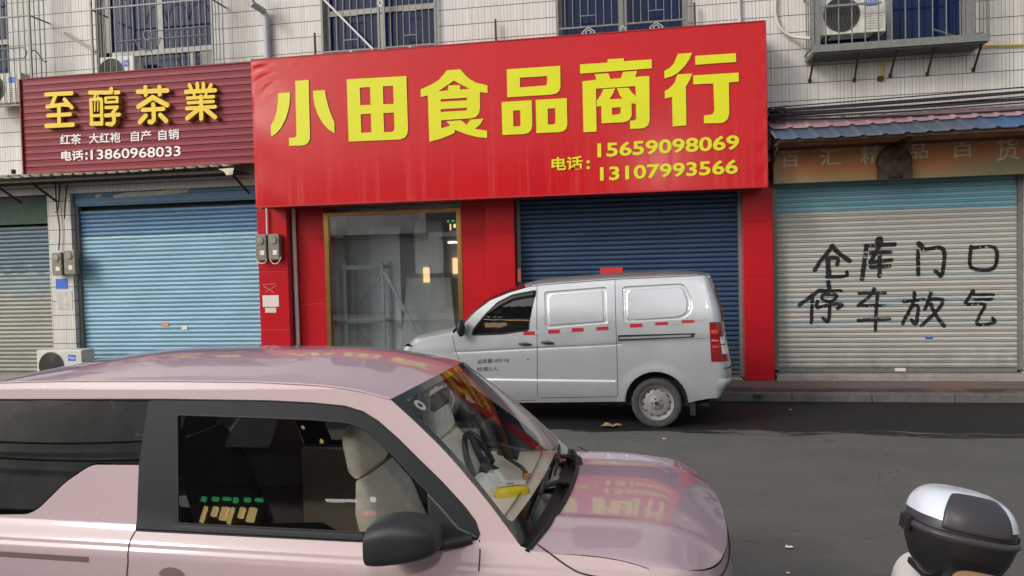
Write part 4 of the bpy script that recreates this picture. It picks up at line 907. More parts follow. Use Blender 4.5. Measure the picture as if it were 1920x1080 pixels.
# weed, litter
def weed(p, label):
    b = MB()
    for k in range(26):
        a = random.uniform(0, 2*pi); l = random.uniform(.04, .1); t = random.uniform(.3, 1.2); w_ = random.uniform(.006, .014)
        d = V((cos(a)*cos(t), sin(a)*cos(t), sin(t))); s_ = V((-sin(a), cos(a), 0))*w_; o_ = V(p)+V((random.uniform(-.06, .06), random.uniform(-.02, .02), 0))
        b.add([o_, o_+d*l*.5+s_, o_+d*l, o_+d*l*.5-s_], [(0, 1, 2, 3)])
    return tag(b.build('weed', mat('weed leaf', (.06, .11, .03), .6, noise=.3), fix=False), label, 'weed')
weed(G(1425, 746, .06), 'small green weed growing at the kerb right of the van')
def scrap(name, px, py, sx, sy, m, label, cat, h=.03):
    c = G(px, py, .006); b = MB(); n = 6
    b.grid(lambda u, v: V((c.x+(u-.5)*sx*(1+.3*sin(v*5)), c.y+(v-.5)*sy*(1+.3*cos(u*4)), .012+h*abs(sin(u*4.1+1)*cos(v*3.7))+h*.4*random.random())), n, n)
    return tag(b.build(name, m, None, fix=False, solid=.002), label, cat)
scrap('crushed_carton', 1147, 801, .2, .14, mat('crushed carton', (.28, .2, .12), .7, noise=.5, nscale=25), 'crushed brown and white carton on the road in front of the van wheel', 'litter', .03)
scrap('paper_scrap', 1480, 1028, .045, .035, 'paper', 'larger white paper scrap on the asphalt right of the pink car', 'litter', .008)
scrap('paper_scrap', 1478, 1076, .02, .02, 'paper', 'tiny white paper crumb at the lower edge of the road', 'litter', .004)
scrap('paper_scrap', 1482, 769, .03, .03, 'paper', 'tiny pale crumb on the wet strip near the kerb', 'litter', .006)
scrap('foam_crumb', 1246, 824, .035, .03, 'paper', 'small pale crumb on the asphalt below the van wheel', 'litter', .006)
# ================================================================== THE SILVER VAN
def interp(x, X, Yv):
    if x <= X[0]: return Yv[0]
    for i in range(len(X)-1):
        if x <= X[i+1]: return Yv[i]+(Yv[i+1]-Yv[i])*(x-X[i])/(X[i+1]-X[i])
    return Yv[-1]
class Frame:                       # a vehicle's own axes; hit() = point of its side where a sight line lands
    def __init__(s, org, fwd_ang, yfun, sgn):
        s.O = V(org); s.F = V((cos(fwd_ang), sin(fwd_ang), 0)); s.L = V((-sin(fwd_ang), cos(fwd_ang), 0)); s.yf = yfun; s.sg = sgn
    def hit(s, px, py):
        d = ray(px, py); o = V((0, 0, HC))-s.O; x, z = 0, 1.
        for _ in range(14):
            t = (s.sg*s.yf(x, z)-o.dot(s.L))/d.dot(s.L); p = o+d*t; x, z = p.dot(s.F), p.z
        return (x, z)
    def plane(s, px, py, y):
        d = ray(px, py); o = V((0, 0, HC))-s.O; t = (y-o.dot(s.L))/d.dot(s.L); p = o+d*t; return (p.dot(s.F), p.z)
def smooth01(t): t = max(0, min(1, t)); return t*t*(3-2*t)
VA = radians(176)
vO = G(1232, 803)+V((sin(radians(4)), cos(radians(4)), 0))*.71
ZV, WV = [0, .2, .45, .8, 1.1, 1.3, 1.72, 1.80], [.695, .71, .738, .752, .745, .733, .655, .62]
def vy(x, z):
    i = [(ZV[k], WV[k]) for k in range(len(ZV))]
    y = sum(interp(z+d, ZV, WV) for d in (-.06, -.03, 0, .03, .06))/5
    if x > 2.3: y -= .10*((x-2.3)/.9)**2
    zc = .872+.0508*(2.36-x)
    y += .004*smooth01((z-zc+.01)/.02)-.006*math.exp(-((z-zc)/.012)**2)
    y += .011*smooth01((.56-z)/.035)*(1-smooth01((.38-z)/.1))*smooth01((x-.42)/.05)
    r = sqrt(x*x+(z-.28)**2); y += .012*smooth01((.47-r)/.07)
    return y
VF = Frame(vO, VA, vy, 1); vh = VF.hit
van = thing('silver_van', 'silver delivery van with blanked side windows parked before the dark blue shutter', 'van', vO, VA)
def silver():
    m = mat('silver paint', (.485, .51, .545), .27, .5, coat=.8); q = NT(m); X, Y, Z = q.pos()
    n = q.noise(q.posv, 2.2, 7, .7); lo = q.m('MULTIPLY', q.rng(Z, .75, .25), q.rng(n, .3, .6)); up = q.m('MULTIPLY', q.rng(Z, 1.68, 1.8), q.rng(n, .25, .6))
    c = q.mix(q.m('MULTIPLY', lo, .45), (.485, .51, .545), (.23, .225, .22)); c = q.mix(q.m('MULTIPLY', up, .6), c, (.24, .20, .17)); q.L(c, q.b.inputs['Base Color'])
    q.L(q.rng(n, .3, .7, .26, .42), q.b.inputs['Roughness']); return m
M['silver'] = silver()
M['silver2'] = mat('silver shade line', (.15, .155, .16), .5)  # darker silver standing in for shade in creases and handle cups
M['seam'] = mat('panel gap', (.02, .02, .02), .8)
M['tyre'] = mat('tyre rubber', (.045, .045, .044), .8, noise=.3, nscale=12, bump=.2, bscale=90)
M['rim'] = mat('silver steel rim', (.21, .21, .205), .55, .05, noise=.12, nscale=10, dirt=.4, dcol=(.2, .17, .14))
M['vanglass'] = glass('van window glass', (.10, .11, .11), .02, 1.5, .7, .55, (.010, .010, .011))
M['tail'] = mat('red lamp lens', (.20, .003, .006), .12, coat=1, spec=.7); M['tailw'] = mat('clear lamp lens', (.7, .68, .68), .12, coat=1)
M['tailglint'] = mat('bright red lamp glint', (.55, .05, .02), .15, coat=1)
M['refl_red'] = mat('red reflective tape', (.38, .02, .028), .35); M['refl_sil'] = mat('silver reflective tape', (.34, .36, .36), .4)
M['under'] = mat('underbody', (.012, .012, .012), .9)
H = vh
gut = [H(1007, 535), H(1080, 529), H(1151, 523.6), H(1230, 519), H(1308, 515.7)]
Ex = lambda z: interp(z, [.36, .55, .76, 1.2, 1.49, 1.72, 1.78], [-.60, -.62, -.595, -.585, -.55, -.50, -.48])
Rx = lambda z: interp(z, [.36, .53, .72, .97, 1.05, 1.37, 1.72, 1.78], [-.74, -.845, -.85, -.80, -.785, -.745, -.635, -.60])
arch = lambda xc, r, n=14: [(xc+r*cos(pi-pi*k/n)*-1, .30+.0+r*1.02*sin(pi*k/n)) for k in range(n+1)]
rear_edge = [(Ex(z), z) for z in (1.735, 1.6, 1.49, 1.35, 1.2, 1.0, .76, .55, .40, .36)]
ra = [(.352*cos(t), .305+.352*sin(t)) for t in [pi-pi*k/16 for k in range(17)]]
fa = [(2.62+.352*cos(t), .29+.352*sin(t)) for t in [pi-pi*k/16 for k in range(17)]]
outl = [(gut[4][0]+.0, gut[4][1])] if False else []
outl += rear_edge+[(-.45, .33)]+ra+[(.42, .30), (1.2, .275), (2.2, .25)]+fa+[(3.02, .27), (3.05, .5), (3.03, .75), (2.93, .95), (2.855, 1.0), (2.517, 1.065), (2.401, 1.09)]
outl += [H(872, 605), H(892, 584), H(920, 563), H(955, 549), H(985, 540)]+gut[:4]
win = roundpoly([H(885, 628), H(889, 616), H(912, 588), H(934, 567), H(962, 553), H(1005, 545), H(991, 619), H(940, 626)], .02)
zq = lambda L: [H(850+x/2.16, 350+y/2.16) for x, y in L]
o1 = roundpoly(zq([(368, 425), (620, 405), (627, 555), (373, 577)]), .03); i1 = roundpoly(zq([(388, 442), (602, 424), (607, 543), (391, 559)]), .03)
o2 = roundpoly(zq([(683, 404), (934, 391), (972, 462), (968, 512), (925, 540), (689, 551)]), .05); i2 = roundpoly(zq([(707, 421), (925, 410), (944, 460), (942, 508), (915, 525), (707, 540)]), .04)
def ringloop(lp, n=180):
    P_ = [V(p) for p in lp]; L = [0]
    for i in range(len(P_)): L.append(L[-1]+(P_[(i+1) % len(P_)]-P_[i]).length)
    out = []; c = sum(P_, V((0, 0)))/len(P_)
    for k in range(n):           # same start angle for every loop
        a = 2*pi*k/n; d = V((cos(a), sin(a))); best = None
        for i in range(len(P_)):
            p, q_ = P_[i]-c, P_[(i+1) % len(P_)]-c; e = q_-p; den = d.x*e.y-d.y*e.x
            if abs(den) < 1e-12: continue
            t = (p.x*e.y-p.y*e.x)/den; s_ = (p.x*d.y-p.y*d.x)/den
            if t > 0 and -1e-6 <= s_ <= 1+1e-6 and (best is None or t > best): best = t
        out.append(c+d*(best or .1))
    return out
o1, o2 = [tuple(p) for p in ringloop(o1)], [tuple(p) for p in ringloop(o2)]
i1, i2 = [tuple(p) for p in ringloop(i1)], [tuple(p) for p in ringloop(i2)]
def both(build):
    for sg in (1, -1): build(sg)
body = MB()
for sg in (1, -1):
    S_ = lambda u, v, o=0, sg=sg: V((u, sg*(vy(u, v)+o), v))
    ZC = lambda x: .872+.0508*(2.36-x)
    body.panel(outl, [win, o1, o2], S_, .045, [[(.40, ZC(.40)+d), (2.38, ZC(2.38)+d)] for d in (-.028, -.014, -.007, 0, .007, .014, .028)]+[[(.47, z_), (2.15, z_)] for z_ in (.525, .535, .545, .555, .565)])
def rear(u, v, o=0):
    z = 1.735-(1.735-.36)*v; th = pi*u; e = 2/4.2; yy = vy(-.62, z); c_, s_ = cos(th), sin(th)
    return V((Ex(z)-(Ex(z)-Rx(z)+o)*abs(s_)**e, math.copysign(abs(c_)**e, c_)*(yy+o), z))
def uu(k, n): return .5-.5*cos(pi*k/n) if False else k/n
body.grid(lambda u, v: rear(u if 0 else (u+.0), v), 49, 34)
# front fascia, lower sills
def nose(u, v):
    z = .93-.68*v; th = pi*u; e = 2/3.2; xe = interp(z, [.27, .5, .75, .95], [3.02, 3.05, 3.03, 2.93])
    return V((xe+.2*abs(sin(th))**e, math.copysign(abs(cos(th))**e, cos(th))*vy(xe, z), z))
body.grid(nose, 33, 14)
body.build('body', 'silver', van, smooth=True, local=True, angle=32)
for sg in (1, -1):
  S_ = lambda u, v, o=0, sg=sg: V((u, sg*(vy(u, v)+o), v))
  for oo, ii in ((o1, i1), (o2, i2)):
        eb = MB(); rings = []
        for f, dp in ((0, 0), (.10, -.007), (.2, -.009), (.88, -.009), (.97, -.006), (1.0, -.003), (1.06, -.003)):
            rings.append([(V(a).lerp(V(b_), f), dp) for a, b_ in zip(oo, ii)])
        n = len(oo)
        for r in range(len(rings)-1):
            eb.add([S_(p.x, p.y, d) for p, d in rings[r]]+[S_(p.x, p.y, d) for p, d in rings[r+1]], [(k, (k+1) % n, n+(k+1) % n, n+k) for k in range(n)])
        eb.panel([tuple(p) for p, d in rings[-1]], [], lambda u, v: S_(u, v, -.003), .06)
        eb.build('blanked_window', 'silver', van, smooth=True, local=True, angle=50)
zg = lambda x: interp(x, [-.62, -.5, .46, 1.37, 1.62], [1.728, 1.738, 1.712, 1.660, 1.60])
def roof(u, v):
    t = 2*v-1; bow = (1-abs(t)**2.2)
    xr, xf = -.50-.13*(1-abs(t)**3), 1.50+.12*bow; x = xr+(xf-xr)*u; xx = xr+(1.50-xr)*u
    w_ = vy(xx, zg(xx)); z = zg(xx)+.062*(1-abs(t)**2.6)*min(1, .35+u*3)*(1-.25*smooth01((u-.85)/.15))
    return V((x, w_*t, z+.006*max(0, cos(t*16))*(.0+.5*smooth01((.9-u)*5)*smooth01(u*8))))
b = MB(); b.grid(roof, 40, 41); b.build('roof', 'silver', van, smooth=True, local=True)
for sg in (1, -1):
    b = MB(); b.tube([(x, sg*(vy(x, zg(x))+.004), zg(x)+.004) for x in [-.48+.1*k for k in range(20)]], .008, 6)
    b.build('drip_rail', 'silver', van, smooth=True, local=True)
# windscreen, hood
Ap = [gut[0]] + [H(985, 540), H(955, 549), H(920, 563), H(892, 584), H(872, 605), (2.401, 1.09)]
Ap = [(1.50, zg(1.5))]+[p for p in Ap if p[0] > 1.56]
def wscr(u, v, o=0):
    t = 2*v-1; i = u*(len(Ap)-1); k = min(int(i), len(Ap)-2); f = i-k; x = Ap[k][0]+(Ap[k+1][0]-Ap[k][0])*f; z = Ap[k][1]+(Ap[k+1][1]-Ap[k][1])*f
    bow = 1-abs(t)**2.2; return V((x+.13*bow+o, vy(x, z)*t*.995, z+.045*bow*(1-u)+o))
b = MB(); b.grid(wscr, 16, 25); b.build('windscreen', 'vanglass', van, smooth=True, local=True)
def hood(u, v):
    t = 2*v-1; bow = 1-abs(t)**2.4; x0_ = 2.401+.13*bow; x = x0_+(2.93+.24*bow-x0_)*u; xs = 2.401+(2.93-2.401)*u
    z = interp(xs, [2.4, 2.517, 2.855, 2.93], [1.09, 1.065, 1.0, .93]); return V((x, vy(xs, z)*t, z+.035*bow*(1-.5*u)))
b = MB(); b.grid(hood, 18, 25); b.build('hood', 'silver', van, smooth=True, local=True)
def loft_off(lp, o): return [V((u, vy(u, v)+o, v)) for u, v in lp]
for sg in (1, -1):
    b = MB(); b.panel(win, [], lambda u, v: V((u, sg*(vy(u, v)-.012), v)), .06); b.build('front_door_window', 'vanglass', van, smooth=True, local=True)
    b = MB()
    for k in range(len(win)): p, q_ = win[k], win[(k+1) % len(win)]; b.bar((p[0], sg*(vy(*p)-.004), p[1]), (q_[0], sg*(vy(*q_)-.004), q_[1]), .014, .02)
    b.build('window_rubber', 'black', van, local=True)
vis = [H(912, 590), H(934, 568), H(962, 553.5), H(1005, 545.5), H(1004, 556), H(988, 558), H(962, 563), H(938, 575)]
b = MB(); b.panel(vis, [], lambda u, v: V((u, vy(u, v)+.012, v)), .05); b.build('rain_visor', 'black', van, smooth=True, local=True, solid=.004)
def ribbon(mb, pts, w_, yf, o, sg=1):
    q_ = [V(p) for p in pts]
    for i in range(len(q_)-1):
        n = max(1, int((q_[i+1]-q_[i]).length/.05)); d = (q_[i+1]-q_[i]).normalized(); nn = V((-d.y, d.x))*w_/2
        vs = []
        for k in range(n+1):
            p = q_[i].lerp(q_[i+1], k/n)
            for s_ in (1, -1): e = p+nn*s_; vs.append((e.x, sg*(yf(e.x, e.y)+o), e.y))
        mb.add(vs, [(2*k, 2*k+1, 2*k+3, 2*k+2) for k in range(n)])
seams = [[H(1007, 536), H(1007, 640), H(1008, 743)], [H(1153, 524), H(1156, 640), H(1159, 741)], [H(1012, 746), H(1085, 745), H(1155, 743.5), H(1159, 741)], [(1.40, .30), (1.9, .27), (2.28, .27)], [(2.30, .66), (2.38, .9), (2.41, 1.06)]]
for s_ in seams:
    for sg in (1, -1): b = MB(); ribbon(b, s_, .006, vy, .0018, sg); b.build('door_seam', 'seam', van, local=True, fix=False)
b = MB(); ribbon(b, [H(862, 661), H(1000, 653), H(1155, 646)], .006, vy, .0016); b.build('crease_shade', 'silver2', van, local=True, fix=False)  # dark ribbon painting the shade along the crease
b = MB(); ribbon(b, [H(1159, 640.5), H(1240, 637.5), H(1322, 634.5)], .005, vy, .0018); b.build('crease_shade', 'silver2', van, local=True, fix=False)
# sliding rail
rl = zq([(667, 601), (980, 593), (974, 611), (667, 625)])
b = MB(); b.panel(roundpoly(rl, .008), [], lambda u, v: V((u, vy(u, v)+.003, v)), .06); ro = b.build('slide_rail', 'black', van, local=True, fix=False)
b = MB(); ribbon(b, zq([(672, 613.5), (962, 603)]), .022, vy, .006); b.build('rail_insert', mat('rail metal', (.30, .29, .27), .45, .4), ro, local=True, fix=False)
# reflective tape
def tape(L, m, lab):
    for x0_, x1_, ya, yb in L:
        b = MB(); b.panel(zq([(x0_, ya), (x1_, ya-.045*(x1_-x0_)), (x1_, yb-.045*(x1_-x0_)), (x0_, yb)]), [], lambda u, v: V((u, vy(u, v)+.0025, v)), .05); b.build('reflective_tape', m, van, local=True, fix=False)
tape([(240, 284, 589, 603), (331, 384, 582, 597), (432, 479, 576, 592), (528, 579, 571, 587), (766, 818, 553, 568), (870, 924, 546, 559), (976, 1022, 538, 550)], 'refl_sil', '')
tape([(285, 330, 587, 602), (385, 431, 580, 596), (480, 528, 573, 589), (580, 628, 568, 583), (715, 766, 556, 571), (818, 870, 549, 562), (924, 976, 541, 553)], 'refl_red', '')
# handles
for x_, y_ in ((290, 637), (381, 631)):
    c = zq([(x_, y_)])[0]; hb = thing('door_handle', None, None); hb.parent = van
    bpy.data.objects.remove(hb)
    b = MB(); b.tube([(c[0]+.075*t, vy(*c)+.006+.022*(1-t*t*.9), c[1]+.004*t) for t in (-1, -.75, -.4, 0, .4, .75, 1)], [.008, .013, .014, .014, .014, .013, .008], 8)
    ho = b.build('door_handle', 'black', van, smooth=True, local=True)
    b = MB(); b.lathe([(.001, -.004), (.02, -.003), (.026, .003)], Matrix.Translation((c[0], vy(*c)+.002, c[1])) @ Matrix.Rotation(radians(-90), 4, 'X') @ Matrix.Diagonal((1.3, 1, 1, 1)), 20); b.build('handle_cup', 'silver2', ho, smooth=True, local=True)
c = zq([(302, 700)])[0]; b = MB(); b.lathe([(.001, .003), (.008, .003), (.01, 0)], Matrix.Translation((c[0], vy(*c), c[1])) @ Matrix.Rotation(radians(-90), 4, 'X'), 14); b.build('door_lock', 'black', van, local=True)
# lettering on the door
M['stencil'] = mat('grey stencil paint', (.07, .07, .075), .6, noise=.5, nscale=40)
for txt, L in (('总质量1850 kg', [(97, 721), (226, 712), (97, 700)]), ('核载2人', [(95, 749), (182, 746), (95, 731)])):
    p = [zq([q_])[0] for q_ in L]; b = MB(); vs, fs = text_mesh(txt, .012); xa, xb = min(v.x for v in vs), max(v.x for v in vs); ya, yb = min(v.y for v in vs), max(v.y for v in vs)
    for v in vs:
        q_ = V(p[0])+(V(p[1])-V(p[0]))*((v.x-xa)/(xb-xa))+(V(p[2])-V(p[0]))*((v.y-ya)/(yb-ya)); v.xyz = (q_.x, vy(q_.x, q_.y)+.003, q_.y)
    b.add(vs, fs); b.build('stencil_lettering', 'stencil', van, local=True, fix=False)
# tail lamps: wrap from the side round the corner
def rear_z(th, z, o): return rear(th, (1.735-z)/(1.735-.36), o)
for sg in (1, -1):
    def lamp(t0, t1, za, zb, o, m, par, name, n=10):
        b = MB(); b.grid(lambda u, v: (lambda p: V((p.x, sg*p.y, p.z)))(rear_z(t0+(t1-t0)*u, za+(zb-za)*v, o)), n, n); return b.build(name, m, par, smooth=True, local=True, fix=False, solid=-.004 if 0 else 0)
    lo = lamp(.0008, .30, .775, 1.215, .008, 'tail', van, 'tail_light')
    lamp(.10, .26, .86, .955, .011, 'tailw', lo, 'reversing_lens'); lamp(.10, .24, .97, 1.05, .011, 'tailw', lo, 'reversing_lens')
    lamp(.004, .06, .93, .955, .011, 'tailglint', lo, 'lamp_glint'); lamp(.004, .07, 1.0, 1.02, .011, 'tailglint', lo, 'lamp_glint'); lamp(.004, .08, 1.09, 1.13, .011, 'tailglint', lo, 'lamp_glint')  # glints painted as bright red patches on the lens
b = MB(); b.grid(lambda u, v: rear_z(.24+.52*u, 1.12+.46*v, .004), 24, 10); b.build('rear_window', 'vanglass', van, smooth=True, local=True, fix=False)
b = MB(); b.grid(lambda u, v: rear_z(.36+.28*u, .74+.1*v, .006), 14, 4); b.build('number_plate', mat('blank blue plate', (.03, .08, .35), .4), van, local=True, fix=False)
b = MB(); b.tube([tuple(rear_z(.1+.8*k/20, .70+.0*k, .006)) for k in range(21)], .006, 6); b.build('bumper_seam', 'seam', van, local=True, smooth=True)
b = MB(); b.grid(lambda u, v: rear_z(.02+.96*u, .44+.14*v, .012*sin(pi*v)), 30, 6); b.build('rear_bumper', 'silver', van, smooth=True, local=True, fix=False)
q_ = H(1324, 521); b = MB(); b.tube([(-.60, .52, 1.73), (-.60, .60, 1.715)], .014, 8); b.build('roof_lamp', 'tailw', van, local=True)
# side mirror
for sg in (1, -1):
    b = MB(); p = H(878, 617); x_, z_ = p[0]+.06, p[1]+.02
    b.grid(lambda u, v: V((x_+.05*cos(2*pi*u)*sin(pi*v), sg*(vy(2.2, 1.1)+.10+.075*sin(2*pi*u)*sin(pi*v)), z_+.105*cos(pi*v))), 16, 12, wu=True); b.bar((x_+.02, sg*(vy(2.2, 1.1)-.02), z_-.06), (x_, sg*(vy(2.2, 1.1)+.06), z_-.04), .04)
    b.build('side_mirror', 'black', van, smooth=True, local=True)
# wheel arches, floor, wheels
b = MB(); b.box(-.58, 3.0, -.66, .66, .255, .30); b.box(-.4, .42, -.60, .60, .30, .72); b.box(2.2, 3.0, -.6, .6, .30, .72); b.box(-.5, 2.2, -.64, .64, .30, .42); b.build('underbody', 'under', van, local=True)
b = MB(); b.box(-.45, 2.2, -.62, .62, .5, .52); b.box(1.2, 1.26, -.6, .6, .5, 1.6); b.build('cabin_floor', 'under', van, local=True)
b = MB()
for yy in (.33, -.33): b.box(1.3, 1.72, yy-.22, yy+.22, .55, .72); b.hexa([(1.3, yy-.2, .72), (1.42, yy-.2, .72), (1.42, yy+.2, .72), (1.3, yy+.2, .72)], [(1.26, yy-.16, 1.35), (1.34, yy-.16, 1.35), (1.34, yy+.16, 1.35), (1.26, yy+.16, 1.35)])
b.build('front_seats', mat('dark seat cloth', (.05, .05, .055), .9), van, local=True, bevel=.03)
for xc in (0, 2.62):
    for sg in (1, -1):
        b = MB()
        for k in range(24):
            pass
        b.grid(lambda u, v: V((xc+(.352+.012*v)*cos(pi*u), sg*(vy(xc, .6)-.10+.108*v if v < .99 else vy(xc+.35*cos(pi*u), .3+.35*sin(pi*u))+.004), .305+(.352-.004*v)*sin(pi*u))), 25, 4); b.build('arch_liner', 'under', van, smooth=True, local=True, fix=False)
def wheel(xc, sg):
    r = .288; zc = .286
    m_ = Matrix.Translation((xc, sg*.71, zc)) @ Matrix.Rotation(radians(-90*sg), 4, 'X')
    wt = MB(); wt.lathe([(.205, -.155), (.262, -.165), (.284, -.15), (.288, -.12), (.288, -.04), (.284, -.015), (.270, .0), (.245, .004), (.215, -.004), (.198, -.012)], m_, 56)
    wh = wt.build('wheel', 'tyre', van, smooth=True, local=True)
    rm = MB(); rm.lathe([(.200, -.02), (.196, -.006), (.188, -.010), (.180, -.035), (.160, -.045), (.135, -.030), (.115, -.022), (.085, -.026), (.075, -.018), (.065, -.010), (.035, -.008), (.030, .004), (.001, .004)], m_, 56); rm.usemat(1); hl = rm
    for k in range(12):
        a = 2*pi*k/12+.1; hm = m_ @ Matrix.Translation((.146*cos(a), .146*sin(a), -.0335)) @ Matrix.Rotation(a, 4, 'Z') @ Matrix.Rotation(radians(-14), 4, 'Y'); hl.lathe([(.001, .0), (.0145, .0)], hm @ Matrix.Diagonal((.85, 1.15, 1, 1)), 14)
    for k in range(5):
        a = 2*pi*k/5; hl.lathe([(.001, .006), (.008, .006), (.009, 0)], m_ @ Matrix.Translation((.052*cos(a), .052*sin(a), -.008)), 8)
    hl.lathe([(.001, .0065), (.019, .0065), (.024, .004)], m_, 18)
    rm.build('rim', ['rim', M['rimhole']], wh, smooth=True, local=True, angle=50, fix=False)
M['rimhole'] = mat('rim hole dark', (.02, .02, .02), .7)
for xc in (0, 2.62):
    for sg in (1, -1): wheel(xc, sg)
b = MB(); b.tube([(.42, .35, .26), (.62, .45, .24), (.9, .4, .25)], .03, 10); b.build('exhaust_pipe', mat('dull exhaust', (.3, .29, .27), .6, .4), van, smooth=True, local=True)
b = MB(); b.box(-.43, -.37, .56, .72, .16, .36); b.build('mud_flap', 'black', van, local=True)
# ================================================================== THE PINK CAR
PA = radians(-1.6); pO = V((-.38, 3.05, 0))
ZP = [0, .3, .6, .8, .885, .905, .935, .965, 1.43, 1.6]; WP = [.69, .705, .72, .718, .712, .700, .683, .655, .50, .44]
def py_(x, z):
    y = sum(interp(z+d, ZP, WP) for d in ((-.02, -.01, 0, .01, .02) if z > .915 else (-.006, 0, .006)))/(5 if z > .915 else 3)
    if x < -2.2: y -= .05*((x+2.2)/.6)**2
    return y
PF = Frame(pO, PA, py_, -1); ph = PF.hit
car = thing('pink_car', 'pale pink small car with black window frames parked in the foreground', 'car', pO, PA)
def pinkpaint():
    m = mat('pale pink paint', (.56, .40, .40), .5, 0, coat=1, spec=.08); q = NT(m); X, Y, Z = q.pos()
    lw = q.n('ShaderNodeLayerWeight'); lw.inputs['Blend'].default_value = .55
    c = q.mix(lw.outputs['Facing'], (.51, .395, .405), (.27, .185, .26));  # mauve at grazing views puts roof and bonnet reflections into the colour
    n = q.noise(q.posv, 320, 2, .5); c = q.mix(q.rng(n, .35, .65, 0, .12), c, (.75, .62, .62))
    d = q.n('ShaderNodeTexVoronoi'); d.inputs['Scale'].default_value = 16; q.L(q.posv, d.inputs['Vector'])
    sp = q.m('MULTIPLY', q.m('LESS_THAN', d.outputs['Distance'], .045), q.m('GREATER_THAN', q.noise(q.posv, 3, 4, .6), .52)); c = q.mix(q.m('MULTIPLY', sp, .5), c, (.7, .66, .62))
    q.L(c, q.b.inputs['Base Color']); q.L(q.rng(q.noise(q.posv, 5, 5, .6), .3, .7, .008, .03), q.b.inputs['Coat Roughness']); return m
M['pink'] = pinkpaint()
M['trim'] = mat('dark grey trim film', (.013, .016, .020), .5, noise=.05, nscale=30, spec=.2)
M['rubber'] = mat('black rubber', (.012, .012, .013), .55)
M['mirrorblack'] = mat('grained black plastic', (.022, .023, .025), .48, bump=.12, bscale=420)
M['sideglass'] = glass('tinted side glass', (.62, .64, .63), .012, 1.52, .75, .03, (.005, .005, .006))
M['quarterglass'] = glass('dark quarter glass', (.28, .28, .28), .012, 1.52, 1.6, .12, (.006, .006, .007))
M['screen'] = glass('windscreen glass', (.95, .97, .96), .008, 1.5, .62)
M['beige'] = mat('beige soft plastic', (.78, .65, .53), .6, noise=.05, nscale=40)
M['creamseat'] = mat('cream plush seat', (.76, .70, .60), .9, noise=.12, nscale=25, bump=.4, bscale=160)
M['darkseat'] = mat('charcoal seat cloth', (.035, .034, .034), .9, noise=.15, nscale=30)
M['chrome'] = mat('brushed chrome', (.6, .6, .6), .2, 1)
M['frit'] = mat('black glass border', (.008, .008, .009), .12, coat=1)
h = ph
L = lambda pts: [h(*p) for p in pts]
crease = L([(300, 715), (483, 717), (605, 723.5), (667, 732), (707, 742), (732, 749)])
crease = [(-2.95, 1.29), (-2.86, 1.345), (-2.7, 1.392), (-2.5, 1.432), (-2.35, 1.455), (-2.19, 1.470), (-1.9, 1.478)]+crease
ftop = L([(300, 749), (504, 752), (585, 756), (646, 762), (679, 772), (707, 789), (748, 825), (789, 866), (829, 905), (870, 950), (891, 978), (899, 1003)])
ap = [(-.498+.498*t_, 1.424-.455*t_+.028*sin(pi*t_)) for t_ in [k/16 for k in range(1, 17)]]
zb = .957
bp_t, bp_m, bp_b = (-1.487, 1.407), (-1.480, 1.178), (-1.442, .956)
dlo = [(-2.55, .985), (-2.55, 1.36), (-2.4, 1.388), (-2.17, 1.404)]+ftop+[h(896, 1012), (-.30, .957), (-.556, .9575), (-1.0, .9565), bp_b, bp_m, (-1.678, 1.174), (-1.712, 1.157), (-1.787, 1.107), (-1.879, 1.013), (-1.922, .992), (-2.048, .986)]
dlo = roundpoly(dlo, [.06, .06, 0, 0]+[.01]*(len(ftop)-1)+[.004, .01, 0, 0, 0, .0, .003, .02, .02, .02, .03, .02, .01], 3)
Wc = [(.52+.0, 0)]
def warch(xc, r=.33): return [(xc+r*cos(t), .30+r*sin(t)) for t in [pi-pi*k/14 for k in range(15)]]
zedge = lambda x: .952-.025*max(0, ((x-.03)/.39-.38)/.62)**2.4
side = [(-2.95, 1.29), (-3.0, 1.1), (-3.02, .8), (-3.02, .4), (-2.95, .27), (-2.6, .25)]+warch(-2.2)+[(-1.8, .22), (-.6, .22)]+warch(-.02)+[(.40, .25), (.42, .5), (.42, zedge(.42)), (.38, zedge(.38)), (.33, zedge(.33)), (.27, zedge(.27)), (.2, .952), (.12, .953), (.045, .957), (.0, .969)]
side += ap[::-1][1:]+crease[::-1][:-1]
body = MB()
for sg in (-1, 1):
    body.panel(side, [dlo], lambda u, v: V((u, sg*py_(u, v), v)), .03, [[(-2.9, z_), (.4, z_)] for z_ in (.80, .87, .885, .8975, .905, .9149, .9151, .925, .935, .945)]+[[(-2.9, z_), (-1.3, z_)] for z_ in (.955, .965, .975, .985)])
zc_ = lambda x: interp(x, [p[0] for p in crease], [p[1] for p in crease])
# roof
def roofp(u, v):
    t = 2*v-1; bow = 1-abs(t)**2.3; e = .5*(u*1.0)
    uu = u; xb, xf = -2.95, -.498+.085*bow; x = xb+(xf-xb)*uu; xs = xb+(-.498-xb)*uu
    z = zc_(xs)+.076*(1-abs(t)**2.1)*(.06+.94*smooth01((x+2.55)/.95))*(1-.42*smooth01((uu-.80)/.2))
    return V((x, py_(xs, zc_(xs))*t, z))
body.grid(roofp, 70, 45)
# tail
def tailp(u, v):
    z = 1.29-1.04*v; th = pi*u; e = 2/4; xe = interp(z, [.25, .4, .8, 1.1, 1.29], [-2.95, -3.02, -3.02, -3.0, -2.95])
    return V((xe-.10*abs(sin(th))**e, math.copysign(abs(cos(th))**e, cos(th))*py_(xe, z), z))
body.grid(tailp, 33, 12)
